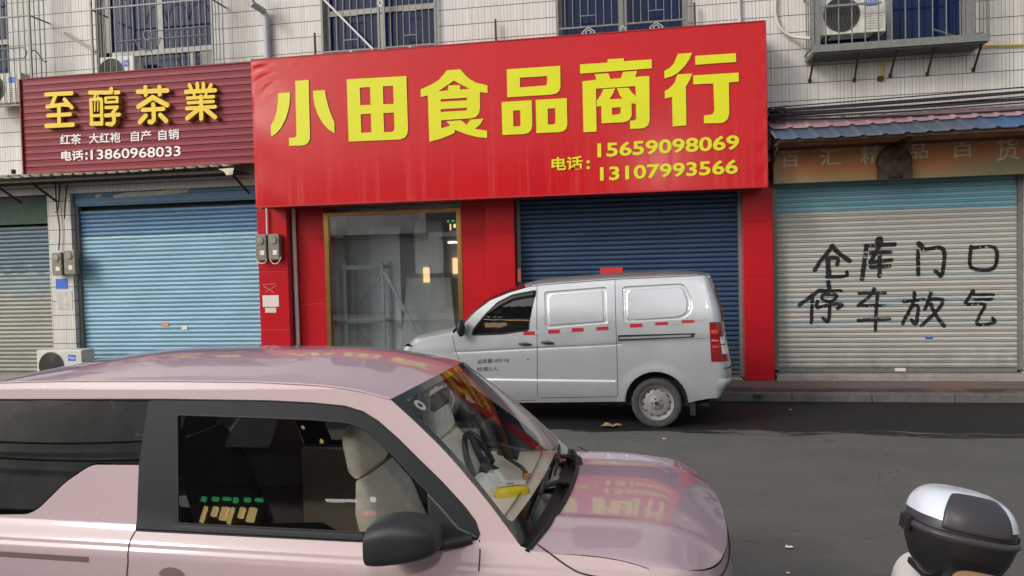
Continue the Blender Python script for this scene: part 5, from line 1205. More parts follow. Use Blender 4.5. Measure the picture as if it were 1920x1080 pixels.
# nose below the bonnet
def xfront(t): return .42+.285*(1-abs(t)**2.5)**(1/2.5)
def bz(t, v):           # bonnet height
    z = .958+.026*(1-t*t)+.010*math.exp(-((abs(t)-.60)/.05)**2)*(1-v*.8)
    return z-(.10*max(0, (v-.38)/.62)**2.4)*(.25+.75*(1-abs(t)**5))
def xc(t): return .105-.075*abs(t)**2.2
def bonnet(u, v):
    t = 2*u-1; t = math.copysign(1-(1-abs(t))**1.25, t)
    x = xc(t)+(xfront(t)-xc(t))*v; w_ = py_(min(x, .42), bz(1, v)-.004)
    tt = t
    return V((x, w_*tt, bz(t, v)-.004*abs(t)**14))
def nosep(u, v):
    t = 2*u-1; t = math.copysign(1-(1-abs(t))**1.25, t); z0_ = bz(t, 1); z = z0_-(z0_-.24)*v
    q = sin(min(1, v*2.2)*pi/2); x0_ = xfront(t); return V((x0_+(.028*q-.03*max(0, v-.5))*(1-abs(t)**6), py_(.42, z)*t, z))
body.grid(nosep, 61, 16)
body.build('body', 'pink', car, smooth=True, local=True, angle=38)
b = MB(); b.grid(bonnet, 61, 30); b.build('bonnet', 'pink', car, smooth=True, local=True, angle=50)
b = MB(); b.tube([tuple(nosep(k/60, .06)+V((.002, 0, 0))) for k in range(61)], .0025, 5); b.build('bonnet_gap', 'seam', car, local=True)
# drip lines, seams
b = MB()
for sg in (-1, 1): b.tube([(x, sg*(py_(x, zc_(x))+.001), zc_(x)+.002) for x in [-2.9+.06*k for k in range(41)]], .0035, 6)
b.build('roof_seam', mat('pale seam sealant', (.5, .4, .42), .5), car, smooth=True, local=True)
for pts in ([h(1007, 1020), h(1036, 1041), h(1067, 1063), (.22, .905), (.35, .893), (.45, .885)], [bp_b, h(244, 1015), h(240, 1047), h(238, 1080), (-1.47, .5)], [h(899, 1012), (-.132, .9), (-.135, .6), (-.14, .35)]):
    pp = [p for p in spline([V(p) for p in pts], 5)]
    for sg in (-1, 1): b = MB(); ribbon(b, pp, .005, lambda x, z: py_(x, z), .0012, sg); b.build('panel_seam', 'seam', car, local=True, fix=False)
# black door frame and B pillar
gls = roundpoly(L([(333, 778), (585, 787), (652, 793), (681, 802), (713, 828), (748, 866), (789, 910), (803, 923), (806, 985), (806, 1004), (652, 998), (333, 982)]), [.012, .02, .03, .03, .02, .01, 0, .0, 0, .0, 0, .012])
frame_o = [bp_t]+ftop+[h(896, 1012), (-.30, .957), (-.556, .9575), (-1.0, .9565), bp_b, bp_m]
gz = [(p[0], max(p[1], .972)) for p in gls]
qo = [(-2.54, 1.0), (-2.54, 1.356), (-2.4, 1.384), (-2.17, 1.400), (-1.80, 1.405), (-1.489, 1.404), (-1.482, 1.182), (-1.676, 1.180), (-1.708, 1.166), (-1.790, 1.112), (-1.882, 1.018), (-1.925, .998), (-2.05, .992)]
for sg in (-1, 1):
    b = MB(); b.panel(frame_o, [gz], lambda u, v: V((u, sg*(py_(u, v)+.002), v)), .04); b.build('door_frame', 'trim', car, smooth=True, local=True, fix=False)
    b = MB(); b.panel(gz, [], lambda u, v: V((u, sg*(py_(u, v)-.006), v)), .05); b.build('door_window', 'sideglass', car, smooth=True, local=True, fix=False)
    b = MB(); b.panel(roundpoly(qo, .012), [], lambda u, v: V((u, sg*(py_(u, v)-.003), v)), .05); b.build('quarter_window', 'quarterglass', car, smooth=True, local=True, fix=False)
    b = MB(); b.tube([(p[0], sg*(py_(*p)-.001), p[1]) for p in gz], .0045, 6, closed=True); b.build('window_seal', 'rubber', car, smooth=True, local=True)
    b = MB(); b.grid(lambda u, v: (lambda x: V((x, sg*(py_(x, .968)+.004+.006*sin(pi*v)), .957+.016*v)))(-1.44+(1.16)*u), 30, 6); b.build('belt_moulding', 'trim', car, smooth=True, local=True, fix=False)
    b = MB(); b.tube([(p[0], sg*(py_(*p)+.0005), p[1]) for p in [(-2.54, 1.362), (-2.4, 1.390), (-2.17, 1.406)]+ftop], .004, 6); b.build('frame_gap', 'seam', car, smooth=True, local=True)
# mirror sail: a raised thin line splitting the black corner
b = MB(); b.tube([(p[0], -(py_(*p)+.004), p[1]) for p in L([(803, 926), (830, 955), (860, 990), (893, 1006)])], .004, 6); b.build('sail_edge', mat('grey sail edge', (.09, .09, .1), .4), car, smooth=True, local=True)
# flat darker pink patches, painted shade of the handle and flap recesses
c = h(322, 1082); b = MB(); b.grid(lambda u, v: V((c[0]+.055*cos(2*pi*u)*v, -(py_(*c)+.0015-.002*v), c[1]+.035*sin(2*pi*u)*v)), 24, 5, wu=True); b.build('handle_recess', mat('pink recess shade', (.20, .13, .13), .5), car, smooth=True, local=True, fix=False)
b = MB(); ribbon(b, [(-2.35, .862), (-1.60, .860)], .020, py_, .001, -1); b.build('side_groove', mat('pink groove shade', (.16, .11, .11), .5), car, local=True, fix=False)
# windscreen
apf = [(-.498+.498*t_, 1.424-.455*t_+.028*sin(pi*t_)) for t_ in [k/16 for k in range(17)]]
def scr(s_, t, o=0.):
    i = t*(len(apf)-1); k = min(int(i), len(apf)-2); f = i-k; x = apf[k][0]+(apf[k+1][0]-apf[k][0])*f; z = apf[k][1]+(apf[k+1][1]-apf[k][1])*f
    bow = 1-abs(s_)**2.3; tt = (x+.498)/.498
    return V((x+(.083*(1-tt)+.030*tt)*bow+o*.7, py_(x, z)*s_, z+(.042*(1-tt)+.008*tt)*bow+o*.7))
b = MB(); b.grid(lambda u, v: scr(2*u-1, v), 41, 24); b.build('windscreen', 'screen', car, smooth=True, local=True, fix=False)
b = MB(); b.panel([(-1, 0), (1, 0), (1, 1), (-1, 1)], [rrect(-.95, .95, .055, .905, .05)], lambda u, v: scr(u, v, .0022), .06); b.build('glass_border', 'frit', car, smooth=True, local=True, fix=False)
b = MB(); b.grid(lambda u, v: (lambda a, r: scr(-.84+r*1.0*cos(a), .125+r*1.05*sin(a), .0024))(2*pi*u, .018+.022*v), 30, 3, wu=True)
b.build('round_sticker', mat('grey round sticker', (.35, .37, .36), .6), car, local=True, fix=False)
# cowl, wipers
def cowl(u, v):
    s_ = 2*u-1; a = scr(s_, .965); bx = bonnet(u if False else .5+.5*math.copysign(1-(1-abs(s_))**(1/1.25), s_), 0)
    p = a.lerp(bx+V((.004, 0, -.004)), v); return p+V((0, 0, -.035*sin(pi*v)+.001))
b = MB(); b.grid(cowl, 41, 9); b.build('cowl', 'mirrorblack', car, smooth=True, local=True, fix=False)
b = MB(); b.tube([tuple(bonnet(k/60, 0)+V((-.006, 0, .002))) for k in range(61)], .009, 8); b.build('cowl_seal', 'rubber', car, smooth=True, local=True)
def wiper(s0, s1, piv):
    b = MB(); A, B_ = scr(s0, .945, .02), scr(s1, .90, .02)
    pts = [scr(s0+(s1-s0)*k/8, .955-.05*k/8, .018) for k in range(9)]; b.tube(pts, [.005]+[.008]*7+[.005], 6)
    mid = pts[4]; pv = cowl(piv, .55)+V((0, 0, .02)); b.tube([pv, pv.lerp(mid, .4)+V((0, 0, .018)), mid+V((.004, 0, .012))], [.016, .011, .009], 8)
    b.tube([pts[3]+V((0, 0, .006)), mid+V((.004, 0, .014)), pts[5]+V((0, 0, .006))], .010, 6); b.lathe([(.02, -.03), (.02, .008), (.001, .014)], Matrix.Translation(pv), 12); b.build('wiper', 'rubber', car, smooth=True, local=True)
wiper(-.72, -.02, .52); wiper(.02, .70, .80)
b = MB(); pv = scr(.76, .9); 
b.tube([(.07, .30, .985), (.10, .33, .972), (.085, .42, .978), (.05, .47, .985)], .012, 8); b.build('wiper_linkage', 'rubber', car, smooth=True, local=True)
# mirrors
def mirror(sg):
    cx, cz, yb = -.335, .985, py_(-.3, .98)
    bm_ = MB()
    c0 = V((-.352, -(yb+.135), 1.022))
    def fn(u, v):
        a = 2*pi*u; t = v; e = 2/3.4
        cs = lambda w: math.copysign(abs(w)**e, w)
        X = [-.088, -.082, -.05, .0, .05, .088, .10]; 
        i = t*6; k = min(int(i), 5); f = i-k
        xs = [-.118, -.117, -.098, -.03, .05, .108, .116]; ry = [.001, .075, .090, .092, .082, .05, .001]; rz = [.001, .052, .066, .072, .062, .036, .001]; dz = [-.012, -.012, -.008, .004, .010, .006, .004]
        g = lambda A: (lambda p0, p1, p2, p3: .5*((2*p1)+(p2-p0)*f+(2*p0-5*p1+4*p2-p3)*f*f+(3*p1-p0-3*p2+p3)*f**3))(A[max(k-1, 0)], A[k], A[k+1], A[min(k+2, 6)])
        return V((c0.x+g(xs), sg*(-c0.y+g(ry)*cs(cos(a))), c0.z+g(dz)+g(rz)*cs(sin(a))))
    bm_.grid(lambda u, v: fn(u, v), 40, 37, wu=True)
    mo = bm_.build('side_mirror', 'mirrorblack', car, smooth=True, local=True, fix=True, angle=60)
    b = MB(); b.tube([(c0.x+.03, sg*(yb+.08), c0.z-.04), (c0.x+.09, sg*(yb+.05), c0.z-.045), (c0.x+.15, sg*(yb+.012), c0.z-.043), (c0.x+.185, sg*(yb-.0), c0.z-.038)], [.022, .019, .022, .018], 10); b.build('mirror_arm', 'mirrorblack', mo, smooth=True, local=True)
    b = MB(); b.grid(lambda u, v: fn(u, .09+.14*v) + V((-.004, 0, 0)) if False else V((c0.x-.121, sg*(-c0.y+.062*(2*u-1)), c0.z-.004+.040*(2*v-1))), 6, 6); b.build('mirror_glass', 'chrome', mo, local=True)
    b = MB(); b.tube([tuple(fn(.625+.0*k, .25+.5*k/8)+V((0, 0, .001))) for k in range(9)], .003, 5); b.build('mirror_crease', 'trim', mo, smooth=True, local=True)
for sg in (-1, 1): mirror(sg)
# wheels, underbody (mostly below the frame)
for xc_ in (-2.2, -.02):
    for sg in (-1, 1):
        m_ = Matrix.Translation((xc_, sg*.70, .285)) @ Matrix.Rotation(radians(-90*sg), 4, 'X'); b = MB()
        b.lathe([(.19, -.15), (.27, -.16), (.285, -.13), (.285, -.03), (.27, -.005), (.22, .0), (.19, -.012)], m_, 40); wo_ = b.build('wheel', 'tyre', car, smooth=True, local=True)
        b = MB(); b.lathe([(.195, -.02), (.17, -.03), (.08, -.012), (.001, -.01)], m_, 32); b.build('rim', 'rim', wo_, smooth=True, local=True)
b = MB(); b.box(-2.9, .35, -.62, .62, .20, .26); b.build('underbody', 'under', car, local=True)
# ---- cabin
b = MB(); b.grid(lambda u, v: (lambda p: V((p.x-.33*v-.01, p.y*.97, p.z-.012-.02*v)))(scr(2*u-1, .985)), 21, 6)
b.grid(lambda u, v: V((-.34-.06*v, (2*u-1)*.62, .935-.42*v)), 9, 4); dsh = b.build('dashboard', 'beige', car, smooth=True, local=True, fix=False)
b = MB(); b.tube([tuple(scr(-.9+1.8*k/20, .985)+V((-.12, 0, -.006))) for k in range(21)], .004, 5); b.build('dash_groove', mat('beige groove', (.26, .2, .15), .7), dsh, smooth=True, local=True)
b = MB()
b.grid(lambda u, v: V((-.44+.05*sin(pi*u), -.12+.30*u, .90+.10*sin(pi*v)-.0*u)) if False else V((-.50+.14*v, .02+.26*u, .905+.05*sin(pi*u)*sin(pi*min(1, v*1.3)))), 12, 8); b.build('instrument_hood', 'beige', dsh, smooth=True, local=True, fix=False)
b = MB()
for sg in (-1, 1): b.box(-1.43, -.08, sg*.61-.015, sg*.61+.015, .30, .955)
b.build('door_card', 'beige', car, local=True, bevel=.01)
b = MB(); b.tube([(-.95, .585, .86), (-.95, .56, .87), (-.72, .56, .87), (-.72, .585, .86)], .012, 8); b.build('inner_handle', 'chrome', car, smooth=True, local=True)
b = MB(); b.box(-2.8, -.1, -.6, .6, .27, .30); b.box(-2.75, -2.7, -.55, .55, .3, 1.2); b.box(-2.7, -1.7, -.55, .55, .3, .62); b.build('cabin_floor', 'darkseat', car, local=True)
b = MB(); b.grid(lambda u, v: roofp(.03+.93*u, .02+.96*v)+V((0, 0, -.03)), 20, 12); b.build('headlining', mat('pale headlining', (.55, .53, .5), .9), car, smooth=True, local=True, fix=False)
def seat(y, m, x0_, rec, label):
    b = MB()
    def slab(p, q_, w_, t0, t1, n=12):
        p, q_ = V(p), V(q_); d = (q_-p).normalized(); nrm = V((d.z, 0, -d.x))
        def fn(u, v):
            a = 2*pi*u; e = 2/3.5; cs = lambda k: math.copysign(abs(k)**e, k); ww = w_*(1-.25*smooth01((v-.75)/.25)); tt = (t0+(t1-t0)*v)*(min(1, 4*v+.4, 4*(1-v)+.4))
            return p.lerp(q_, v)+V((0, cs(cos(a))*ww/2, 0))+nrm*cs(sin(a))*tt/2
        b.grid(fn, 24, n, wu=True)
        for v in (0, 1): base = len(b.v); ring = [fn(k/24, v) for k in range(24)]; b.add(ring, [tuple(range(24))])
    slab((x0_-.42, y, .50), (x0_+.08, y, .55), .46, .16, .13); slab((x0_-.36, y, .55), (x0_-.36-rec, y, 1.10), .46, .17, .11); slab((x0_-.36-rec-.02, y, 1.10), (x0_-.36-rec-.06, y, 1.29), .27, .10, .09, 8)
    return b.build('front_seat', m, car, smooth=True, local=True, label=label, fix=True, angle=60)
seat(.33, 'creamseat', .02, .20, 'cream plush front seat'); seat(-.27, 'creamseat', -.10, .20, 'cream plush front seat'); seat(-.3, 'darkseat', -1.25, .2, 'charcoal rear seat'); seat(.3, 'darkseat', -1.25, .2, 'charcoal rear seat')
# cream cover hanging over the near seat's front edge
b = MB(); 
b = MB()
for k in range(24): pass
b.tube([(-.36-.16*cos(a)*.45, .31+.165*sin(a), .96+.15*cos(a)) for a in [2*pi*k/28 for k in range(28)]], .015, 8, closed=True)
for a in (0.3, 2.2, 4.1): b.bar((-.35, .31, .96), (-.36-.15*cos(a)*.45, .31+.155*sin(a), .96+.14*cos(a)), .03, .012)
b.lathe([(.05, -.02), (.05, .015), (.001, .02)], Matrix.Translation((-.35, .31, .96)) @ Matrix.Rotation(radians(-66), 4, 'Y'), 16); b.tube([(-.35, .31, .96), (-.24, .31, .90)], .03, 8); b.build('steering_wheel', 'black', car, smooth=True, local=True)
b = MB(); b.box(-.60, -.42, -.02, .10, .60, .93, ); b.hexa([(-.56, -.07, .90), (-.44, -.07, .90), (-.44, .05, .90), (-.56, .05, .90)], [(-.60, -.08, 1.01), (-.56, -.08, 1.01), (-.56, .06, 1.01), (-.60, .06, 1.01)]); b.build('centre_console', mat('grey console', (.10, .10, .11), .5), car, local=True, bevel=.012)
b = MB(); b.tube([(-.44, .13, 1.36), (-.42, .0, 1.385)], .012, 6); b.box(-.475, -.45, -.11, .11, 1.30, 1.37); b.build('rear_view_mirror', 'black', car, local=True, bevel=.01)
# things lying on the dashboard
def onto(px, py, z): 
    g = G(px, py, z); d = g-pO; return (d.dot(PF.F), d.dot(PF.L))
def carpt(x, y, z): return pO+PF.F*x+PF.L*y+V((0, 0, z))
x_, y_ = onto(958, 930, .955); c = carpt(x_, y_, .95)
tp = thing('tissue_pack', 'yellow and white tissue pack lying on the pink car dashboard', 'tissue pack', c, PA+radians(25))
b = MB(); b.grid(lambda u, v: (lambda a, e: V((math.copysign(abs(cos(a))**.5, cos(a))*.075*sin(pi*v)**.35, math.copysign(abs(sin(a))**.5, sin(a))*.05*sin(pi*v)**.35, .028-.028*cos(pi*v))))(2*pi*u, 0), 32, 12, wu=True)
b.build('wrapper', mat('yellow wrapper', (.72, .58, .02), .3), tp, smooth=True, local=True)
b = MB(); b.grid(lambda u, v: V((-.058+.116*u, -.036+.072*v, .0572+.003*(1-(2*u-1)**2))), 6, 6); b.build('white_label', mat('white pack print', (.70, .71, .66), .4), tp, local=True, fix=False)
b = MB(); b.grid(lambda u, v: V((.02+.03*u-.04, -.02+.012*v, .0612)), 2, 2); b.build('print_mark', 'stencil', tp, local=True, fix=False)
x_, y_ = onto(948, 952, .95); c = carpt(x_, y_, .945); b = MB(); b.box(-.05, .05, -.03, .03, 0, .012, Matrix.Translation(c) @ Matrix.Rotation(.5, 4, 'Z')); T('blue_card', b, mat('pale blue card', (.30, .38, .62), .5), 'pale blue card peeking from under the yellow tissue pack', 'card', bevel=.003)
x_, y_ = onto(912, 915, .99); c = carpt(x_, y_, .94); b = MB()
b.grid(lambda u, v: V((.058*cos(2*pi*u)*sin(pi*v)**.8, .05*sin(2*pi*u)*sin(pi*v)**.8, .055-.055*cos(pi*v)+.012*sin(3*2*pi*u)*sin(pi*v)))+c, 24, 16, wu=True); T('white_pouch', b, mat('white plush', (.66, .68, .63), .85, bump=.3, bscale=200), 'round white plush pouch on the dashboard beside the tissue pack', 'pouch', smooth=True)
x_, y_ = onto(940, 905, .96); c = carpt(x_, y_, .955); b = MB(); b.hexa([c+V(p) for p in ((-.035, -.02, 0), (.03, -.02, 0), (.03, .02, 0), (-.035, .02, 0))], [c+V(p) for p in ((-.03, -.005, .06), (-.01, -.005, .06), (-.01, .0, .06), (-.03, .0, .06))]); T('folded_paper', b, 'white', 'folded white paper standing behind the tissue pack', 'paper')
x_, y_ = onto(985, 892, .97); c = carpt(x_, y_, .94); hh = thing('phone_holder', 'black phone holder arm on the far side of the pink car dashboard', 'phone holder', c, PA)
b = MB(); b.lathe([(.03, 0), (.03, .012), (.012, .02), (.012, .05), (.001, .055)], Matrix.Identity(4), 16); b.build('base', 'black', hh, smooth=True, local=True)
b = MB(); b.tube([(0, 0, .05), (-.02, .0, .07), (-.10, .05, .10)], .009, 8); b.build('arm', 'black', hh, smooth=True, local=True)
b = MB(); b.box(-.16, -.06, .03, .045, .075, .13, Matrix.Rotation(.25, 4, 'Y')); b.build('cradle', 'black', hh, local=True, bevel=.006)
b = MB(); b.box(.0, .03, -.05, -.02, .0, .05); b.build('clip', mat('orange clip', (.5, .16, .03), .5), hh, local=True, bevel=.004)
# ================================================================== SCOOTER WITH TOP BOX (right foreground)
SC = V((.845, 2.62, 0)); SA = radians(-88)        # the scooter faces the camera side of the street
sco = thing('electric_scooter', 'white scooter with a black and white top box and tan seat at the lower right', 'scooter', SC, SA)
sco.rotation_euler = (radians(-11), 0, SA)      # leaning on its side stand
M['sblack'] = mat('satin black plastic', (.016, .015, .018), .32, noise=.1, nscale=30); M['swhite'] = mat('white gloss plastic', (.66, .72, .82), .18, coat=1)
M['sgrey'] = mat('dark grey lid plastic', (.05, .047, .055), .38); M['tan'] = mat('tan seat leather', (.42, .24, .12), .55, noise=.12, nscale=8, bump=.15, bscale=200)
M['swhite2'] = mat('white scooter body', (.60, .60, .58), .3, coat=.5)
def shape(p, v):      # superellipse ring
    pass
def ringpt(a, rx, ry, n): e = 2/n; return V((math.copysign(abs(cos(a))**e, cos(a))*rx, math.copysign(abs(sin(a))**e, sin(a))*ry, 0))
bz0 = .84
TILT = Matrix.Translation((0, 0, bz0)) @ Matrix.Rotation(radians(-4), 4, 'Y')
tub = MB(); prof = [(.0, .02), (.012, .62), (.05, .80), (.10, .93), (.135, .985), (.15, 1.0)]
tub.grid(lambda u, v: (lambda k, f: TILT @ (ringpt(2*pi*u, .145*(prof[k][1]+(prof[k+1][1]-prof[k][1])*f), .158*(prof[k][1]+(prof[k+1][1]-prof[k][1])*f), 2.6)+V((0, 0, prof[k][0]+(prof[k+1][0]-prof[k][0])*f))))(min(int(v*5), 4), v*5-min(int(v*5), 4)), 48, 26, wu=True)
bx = tub.build('top_box', 'sblack', sco, smooth=True, local=True, angle=60)
rim_ = MB(); rim_.grid(lambda u, v: TILT @ (ringpt(2*pi*u, (.145)+.008*sin(pi*v), .158+.008*sin(pi*v), 2.6)+V((0, 0, .150+.026*v))), 48, 8, wu=True); rim_.build('box_rim', 'sgrey', bx, smooth=True, local=True)
def lid(u, v, o=0):
    th = v*pi/2; c_ = cos(th)**.62; z = .178+.118*sin(th)**.9; return TILT @ (ringpt(2*pi*u, (.142+o)*c_, (.155+o)*c_, 2.6)+V((-.012*sin(th), 0, z+o)))
ld = MB(); ld.grid(lambda u, v: lid(u, v), 64, 22, wu=True); lo_ = ld.build('lid', 'sgrey', bx, smooth=True, local=True)
wc = MB()                                # white crown of the lid
wc.grid(lambda u, v: lid(u, .12+.88*v, .004), 64, 18, wu=True); wc.build('lid_crown', 'swhite', lo_, smooth=True, local=True)
cp = MB()                                # dark band coming down over the front of the lid
def band(u, v):
    return lid((-.105+.185*u) % 1.0, .74*v*(1-.10*abs(2*u-1)**3), .009)
cp.grid(band, 18, 16); cp.build('front_cover', 'sgrey', lo_, smooth=True, local=True, solid=.008, fix=False)
lt = MB(); lt.box(-.03, .03, -.178, -.158, .135, .185, TILT); lt.build('latch', 'sblack', bx, local=True, bevel=.006); lt = MB(); lt.box(-.03, .03, .158, .178, .135, .185, TILT); lt.build('latch', 'sblack', bx, local=True, bevel=.006)
# body
bd = MB(); bd.grid(lambda u, v: (lambda w_, zt, zb_: V((-.22+.62*v, 0, 0))+V((0, math.copysign(abs(cos(2*pi*u))**.8, cos(2*pi*u))*w_, (zt+zb_)/2+math.copysign(abs(sin(2*pi*u))**.8, sin(2*pi*u))*(zt-zb_)/2)))(.075+.05*sin(pi*min(1, v+.1)), .845-.14*v, .62-.22*v), 28, 18, wu=True); bd.build('tail_fairing', 'swhite2', sco, smooth=True, local=True)
st = MB(); st.grid(lambda u, v: (lambda x, w_, hh: V((x, math.copysign(abs(cos(2*pi*u))**.6, cos(2*pi*u))*w_, .86+math.copysign(abs(sin(2*pi*u))**.6, sin(2*pi*u))*hh+.03*(1-v))))(.16+.46*v, .135*sin(pi*(.04+.92*v))**.3, .075*sin(pi*(.04+.92*v))**.3), 32, 20, wu=True); st.build('seat', 'tan', sco, smooth=True, local=True)
rk_ = MB(); rk_.bar((-.12, .08, .84), (.12, .08, .84), .02); rk_.build('rack_bar', 'black', sco, local=True); rk_ = MB(); rk_.bar((-.12, -.08, .84), (.12, -.08, .84), .02); rk_.build('rack_bar', 'black', sco, local=True)
def swheel(x):
    m_ = Matrix.Translation((x, 0, .22)) @ Matrix.Rotation(radians(90), 4, 'X'); b = MB(); b.lathe([(.13, -.04), (.20, -.045), (.22, -.02), (.22, .02), (.20, .045), (.13, .04)], m_, 36); wo_ = b.build('wheel', 'tyre', sco, smooth=True, local=True)
    b = MB(); b.lathe([(.135, -.03), (.05, -.02), (.03, -.05), (.03, .05), (.05, .02), (.135, .03)], m_, 28); b.build('rim', 'rim', wo_, smooth=True, local=True)
swheel(-.05); swheel(1.10)
b = MB(); b.hexa([(.38, -.13, .28), (.95, -.13, .28), (.95, .13, .28), (.38, .13, .28)], [(.38, -.14, .36), (.95, -.14, .36), (.95, .14, .36), (.38, .14, .36)]); b.build('floor_board', 'sblack', sco, local=True, bevel=.02)
b = MB(); b.hexa([(.93, -.16, .30), (1.0, -.16, .30), (1.0, .16, .30), (.93, .16, .30)], [(.86, -.10, .86), (.92, -.10, .86), (.92, .10, .86), (.86, .10, .86)]); b.build('leg_shield', 'swhite2', sco, local=True, bevel=.03)
b = MB(); b.tube([(1.10, .06, .22), (.92, .05, .75), (.88, 0, .88)], .02, 8); b.tube([(.86, -.26, .90), (.88, 0, .89), (.86, .26, .90)], .013, 8); b.build('handlebar', 'black', sco, smooth=True, local=True)
# ================================================================== THE OTHER SIDE OF THE STREET (behind the camera, seen in reflections)
M['oppshut'] = mat('pale reflecting steel', (.62, .63, .62), .5, noise=.15)
ob = thing('opposite_building', 'grey rendered building on the near side of the street behind the viewer', 'building', (0, -6, 0))
M['oppwall'] = mat('grey render', (.55, .54, .51), .8, noise=.2, nscale=2, dirt=.4, dcol=(.12, .11, .1))
M['oppdark'] = mat('darkened unseen front', (.03, .03, .032), .6)  # unseen wall made near black so the car windows reflect dark
b = MB(); b.box(-8.3, -1.2, -9, -5.6, 3.3, 6.0); b.build('dark_front', 'oppdark', ob)
b = MB(); b.box(-17, -8.302, -9, -5.6, 3.3, 6.0); b.box(-.9, 9, -9.2, -5.9, 3.3, 5.0); b.build('wall', 'oppwall', ob)
b = MB()
for x in (-17, -12.2, -8.2, -4.4, -.9, 3.2, 6.9): b.box(x, x+.4, -6.4, -5.62, 0, 3.29)
b.build('pillar', 'oppwall', ob)
b = MB(); b.box(-17, 9, -8.9, -8.7, 0, 3.29); b.box(-17, 9, -8.69, -6.0, 3.0, 3.06); b.build('shop_back', mat('shop back wall', (.35, .3, .22), .8), ob)
b = MB()
for x0_, x1_ in ((-16.6, -12.2), (-11.8, -8.25), (-.5, 3.15), (3.6, 6.85)):
    for k in range(30): b.box(x0_+.02, x1_-.02, -6.2, -6.17+.012*(k % 2), .1+.1*k, .1+.1*k+.098)
b.build('closed_shutter', 'oppshut', ob)  # unseen shutters added, kept pale to brighten reflections in the shop glass
M['shopglow'] = mat('lit shelf panel', (.8, .7, .5), .6, emit=((1, .66, .30), 3.0)); M['greenglow'] = mat('green lit sign', (.1, .6, .2), .5, emit=((.12, .9, .35), .5))
M['coolglow'] = mat('cool tube lamp', (.9, .9, 1), .5, emit=((.85, .92, 1), 9))
for x0_, x1_ in ((-8.0, -7.2), (-3.9, -3.5), (-2.7, -2.2)):
    b = MB(); b.box(x0_, x1_, -8.68, -8.6, 1.6, 2.3); b.build('lit_shelf', 'shopglow', ob)
for x in (-7.2, -3, .8): b = MB(); b.box(x-.6, x+.6, -7.2, -7.12, 2.9, 2.96); b.build('tube_lamp', 'coolglow', ob)
b = MB(); b.box(-6.3, -5.4, -5.9, -5.8, 2.5, 2.85); b.build('lit_shelf', 'shopglow', ob)
b = MB(); b.box(-8.6, -8.35, -6.12, -6.05, 1.3, 1.9); b.build('lit_poster', 'shopglow', ob)
b = MB(); b.box(-8.1, -4.2, -5.61, -5.5, 3.12, 3.30); b.build('plain_fascia', 'oppshut', ob)
b = MB(); b.box(-7.3, -5.7, -5.59, -5.5, 3.95, 4.45); b.build('dark_fascia', mat('dark signboard', (.03, .035, .05), .4), ob)
for i, (x, z) in enumerate(((-16.4, 4.6), (-3.2, 5.0), (.6, 4.3), (4.6, 4.3))):
    b = MB(); b.box(x, x+1.6, -5.605 if x < -1.2 else -5.905, -5.56 if x < -1.2 else -5.86, z, z+1.3); wo_ = b.build('window', 'darkglass', ob)
    b = MB(); y = -5.55 if x < -1.2 else -5.85
    for xx in (x, x+.8, x+1.6): b.box(xx-.03, xx+.03, y-.005, y+.02, z, z+1.3)
    b.build('window_bars', 'alu', wo_)
b = MB(); b.box(-16.5, -9, -5.6, -4.6, 3.1, 3.16); b.box(.5, 8.6, -5.9, -4.8, 3.1, 3.16); b.build('canopy', mat('dark canopy', (.05, .05, .055), .7), ob)
def tree(x, y, label):
    t = thing('street_tree', label, 'tree', (x, y, .1), 0, 'street trees behind the viewer'); b = MB()
    b.tube([(x, y, .1), (x+.05, y, 1.6), (x-.1, y+.1, 3.2), (x, y, 4.4)], [.16, .13, .09, .04], 10)
    for k in range(7): a = k*.9; b.tube([(x-.05, y, 2.5+.2*k), (x+.7*cos(a), y+.7*sin(a), 3.2+.25*k)], [.05, .015], 6)
    b.build('trunk', mat('tree bark', (.09, .07, .05), .9, noise=.3), t, smooth=True)
    b = MB(); R = random.Random(int(x*10))
    for k in range(2600):
        a, e, r = R.uniform(0, 2*pi), R.uniform(-1, 1), R.uniform(.35, 1)**.6; s_ = sqrt(1-e*e); n_ = 1+.3*sin(3*a)*cos(4*e)
        p = V((x+1.5*r*s_*cos(a)*n_, y+1.3*r*s_*sin(a)*n_, 4.2+1.3*r*e)); d = V((R.gauss(0, 1), R.gauss(0, 1), R.gauss(0, .6))).normalized()*.11; q_ = d.cross(V((R.gauss(0, 1), R.gauss(0, 1), 1))).normalized()*.05
        b.add([p-d, p+q_, p+d, p-q_], [(0, 1, 2, 3)])
    b.build('crown', mat('tree leaves', (.05, .09, .03), .6, noise=.3), t, fix=False)
tree(-1.1, -4.2, 'bushy green street tree behind the viewer, nearer the camera'); tree(6.8, -4.0, 'bushy green street tree behind the viewer, farther along the pavement')

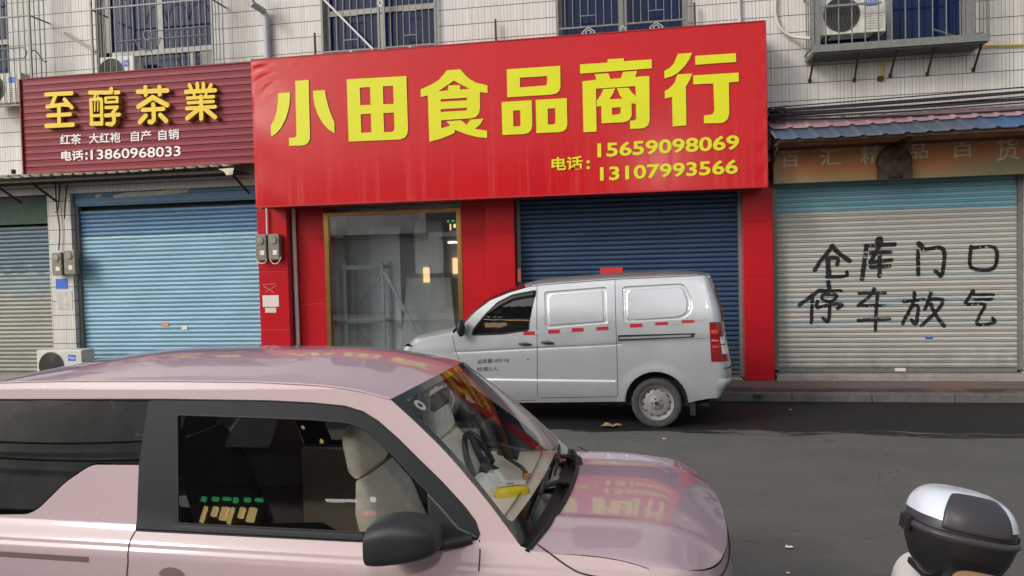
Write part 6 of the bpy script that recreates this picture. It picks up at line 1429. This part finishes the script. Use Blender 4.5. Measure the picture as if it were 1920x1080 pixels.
M['lampglow'] = mat('lit street lamp lens', (1, .95, .85), .5, emit=((1, .93, .84), 700))
def lamp(x, y, z, label):
    t = thing('street_lamp', label, 'street lamp', (x, y, .1), 0, 'street lamps behind the viewer')
    b = MB(); b.tube([(x, y, .1), (x, y, z-.5), (x, y+.1, z-.1), (x, y+.5, z+.08)], [.09, .06, .05, .04], 10); b.build('pole', 'greypipe', t, smooth=True)
    b = MB(); b.hexa([(x-.16, y+.45, z+.06), (x+.16, y+.45, z+.06), (x+.16, y+1.05, z+.06), (x-.16, y+1.05, z+.06)], [(x-.12, y+.5, z+.16), (x+.12, y+.5, z+.16), (x+.12, y+1.0, z+.16), (x-.12, y+1.0, z+.16)]); h_ = b.build('lamp_head', 'greypipe', t, bevel=.02)
    b = MB(); b.grid(lambda u, v: (x+.13*(2*u-1)*sin(pi*(.15+.7*v)), y+.5+.5*v, z+.058-.10*sin(pi*v)*(1-(2*u-1)**2)), 10, 10); b.build('lens', 'lampglow', h_, smooth=True, fix=False)
lamp(.86, -4.7, 5.25, 'lit street lamp behind the viewer, mirrored low in the red signboard')
lamp(-13.3, -4.7, 8.3, 'tall lit street lamp far left behind the viewer')

M['warmsign'] = mat('warm lit sign box', (.9, .7, .3), .5, emit=((1, .72, .30), 3.6)); M['greensign'] = mat('green lit sign box', (.1, .7, .3), .5, emit=((.10, .85, .30), 1.8)); M['whitesign'] = mat('white lit sign box', (.9, .9, .9), .5, emit=((1, .95, .92), 4)); M['redsign'] = mat('red lit sign box', (.8, .1, .1), .5, emit=((1, .12, .10), 3))
for x0_, x1_, z0_, z1_, m_ in [(-7.3+.16*k, -7.3+.16*k+.035+.07*((k*7) % 3)/2, 3.36+.05*((k*5) % 3), 3.60, 'warmsign') for k in range(6)]+[(-7.4+.19*k, -7.4+.19*k+.06+.03*(k % 3), 3.68+.015*((k*4) % 3), 3.75, 'greensign') for k in range(6)]+[(-5.25, -4.95, 3.74, 3.77, 'whitesign'), (-4.92, -4.75, 3.75, 3.775, 'whitesign'), (-4.52, -4.45, 3.76, 3.82, 'whitesign'), (-4.60, -4.4, 3.56, 3.61, 'redsign'), (-5.6, -5.57, 4.7, 4.75, 'warmsign'), (-6.0, -5.97, 4.95, 4.98, 'warmsign')]:
    b = MB(); b.box(x0_, x1_, -5.59, -5.52, z0_, z1_); b.build('sign_box', m_, ob)
b = MB(); b.box(-7.3, -6.5, -5.59, -5.54, 4.6, 5.7); b.build('pale_panel', 'oppwall', ob)

for k, (za, zb_) in enumerate(((5.1, 4.7), (4.9, 4.35))): b = MB(); b.tube(sag(V((-16.5, -5.52, za)), V((-8.5, -5.52, zb_)), .25), .02, 6); b.build('wall_wire', 'cable', ob, smooth=True)
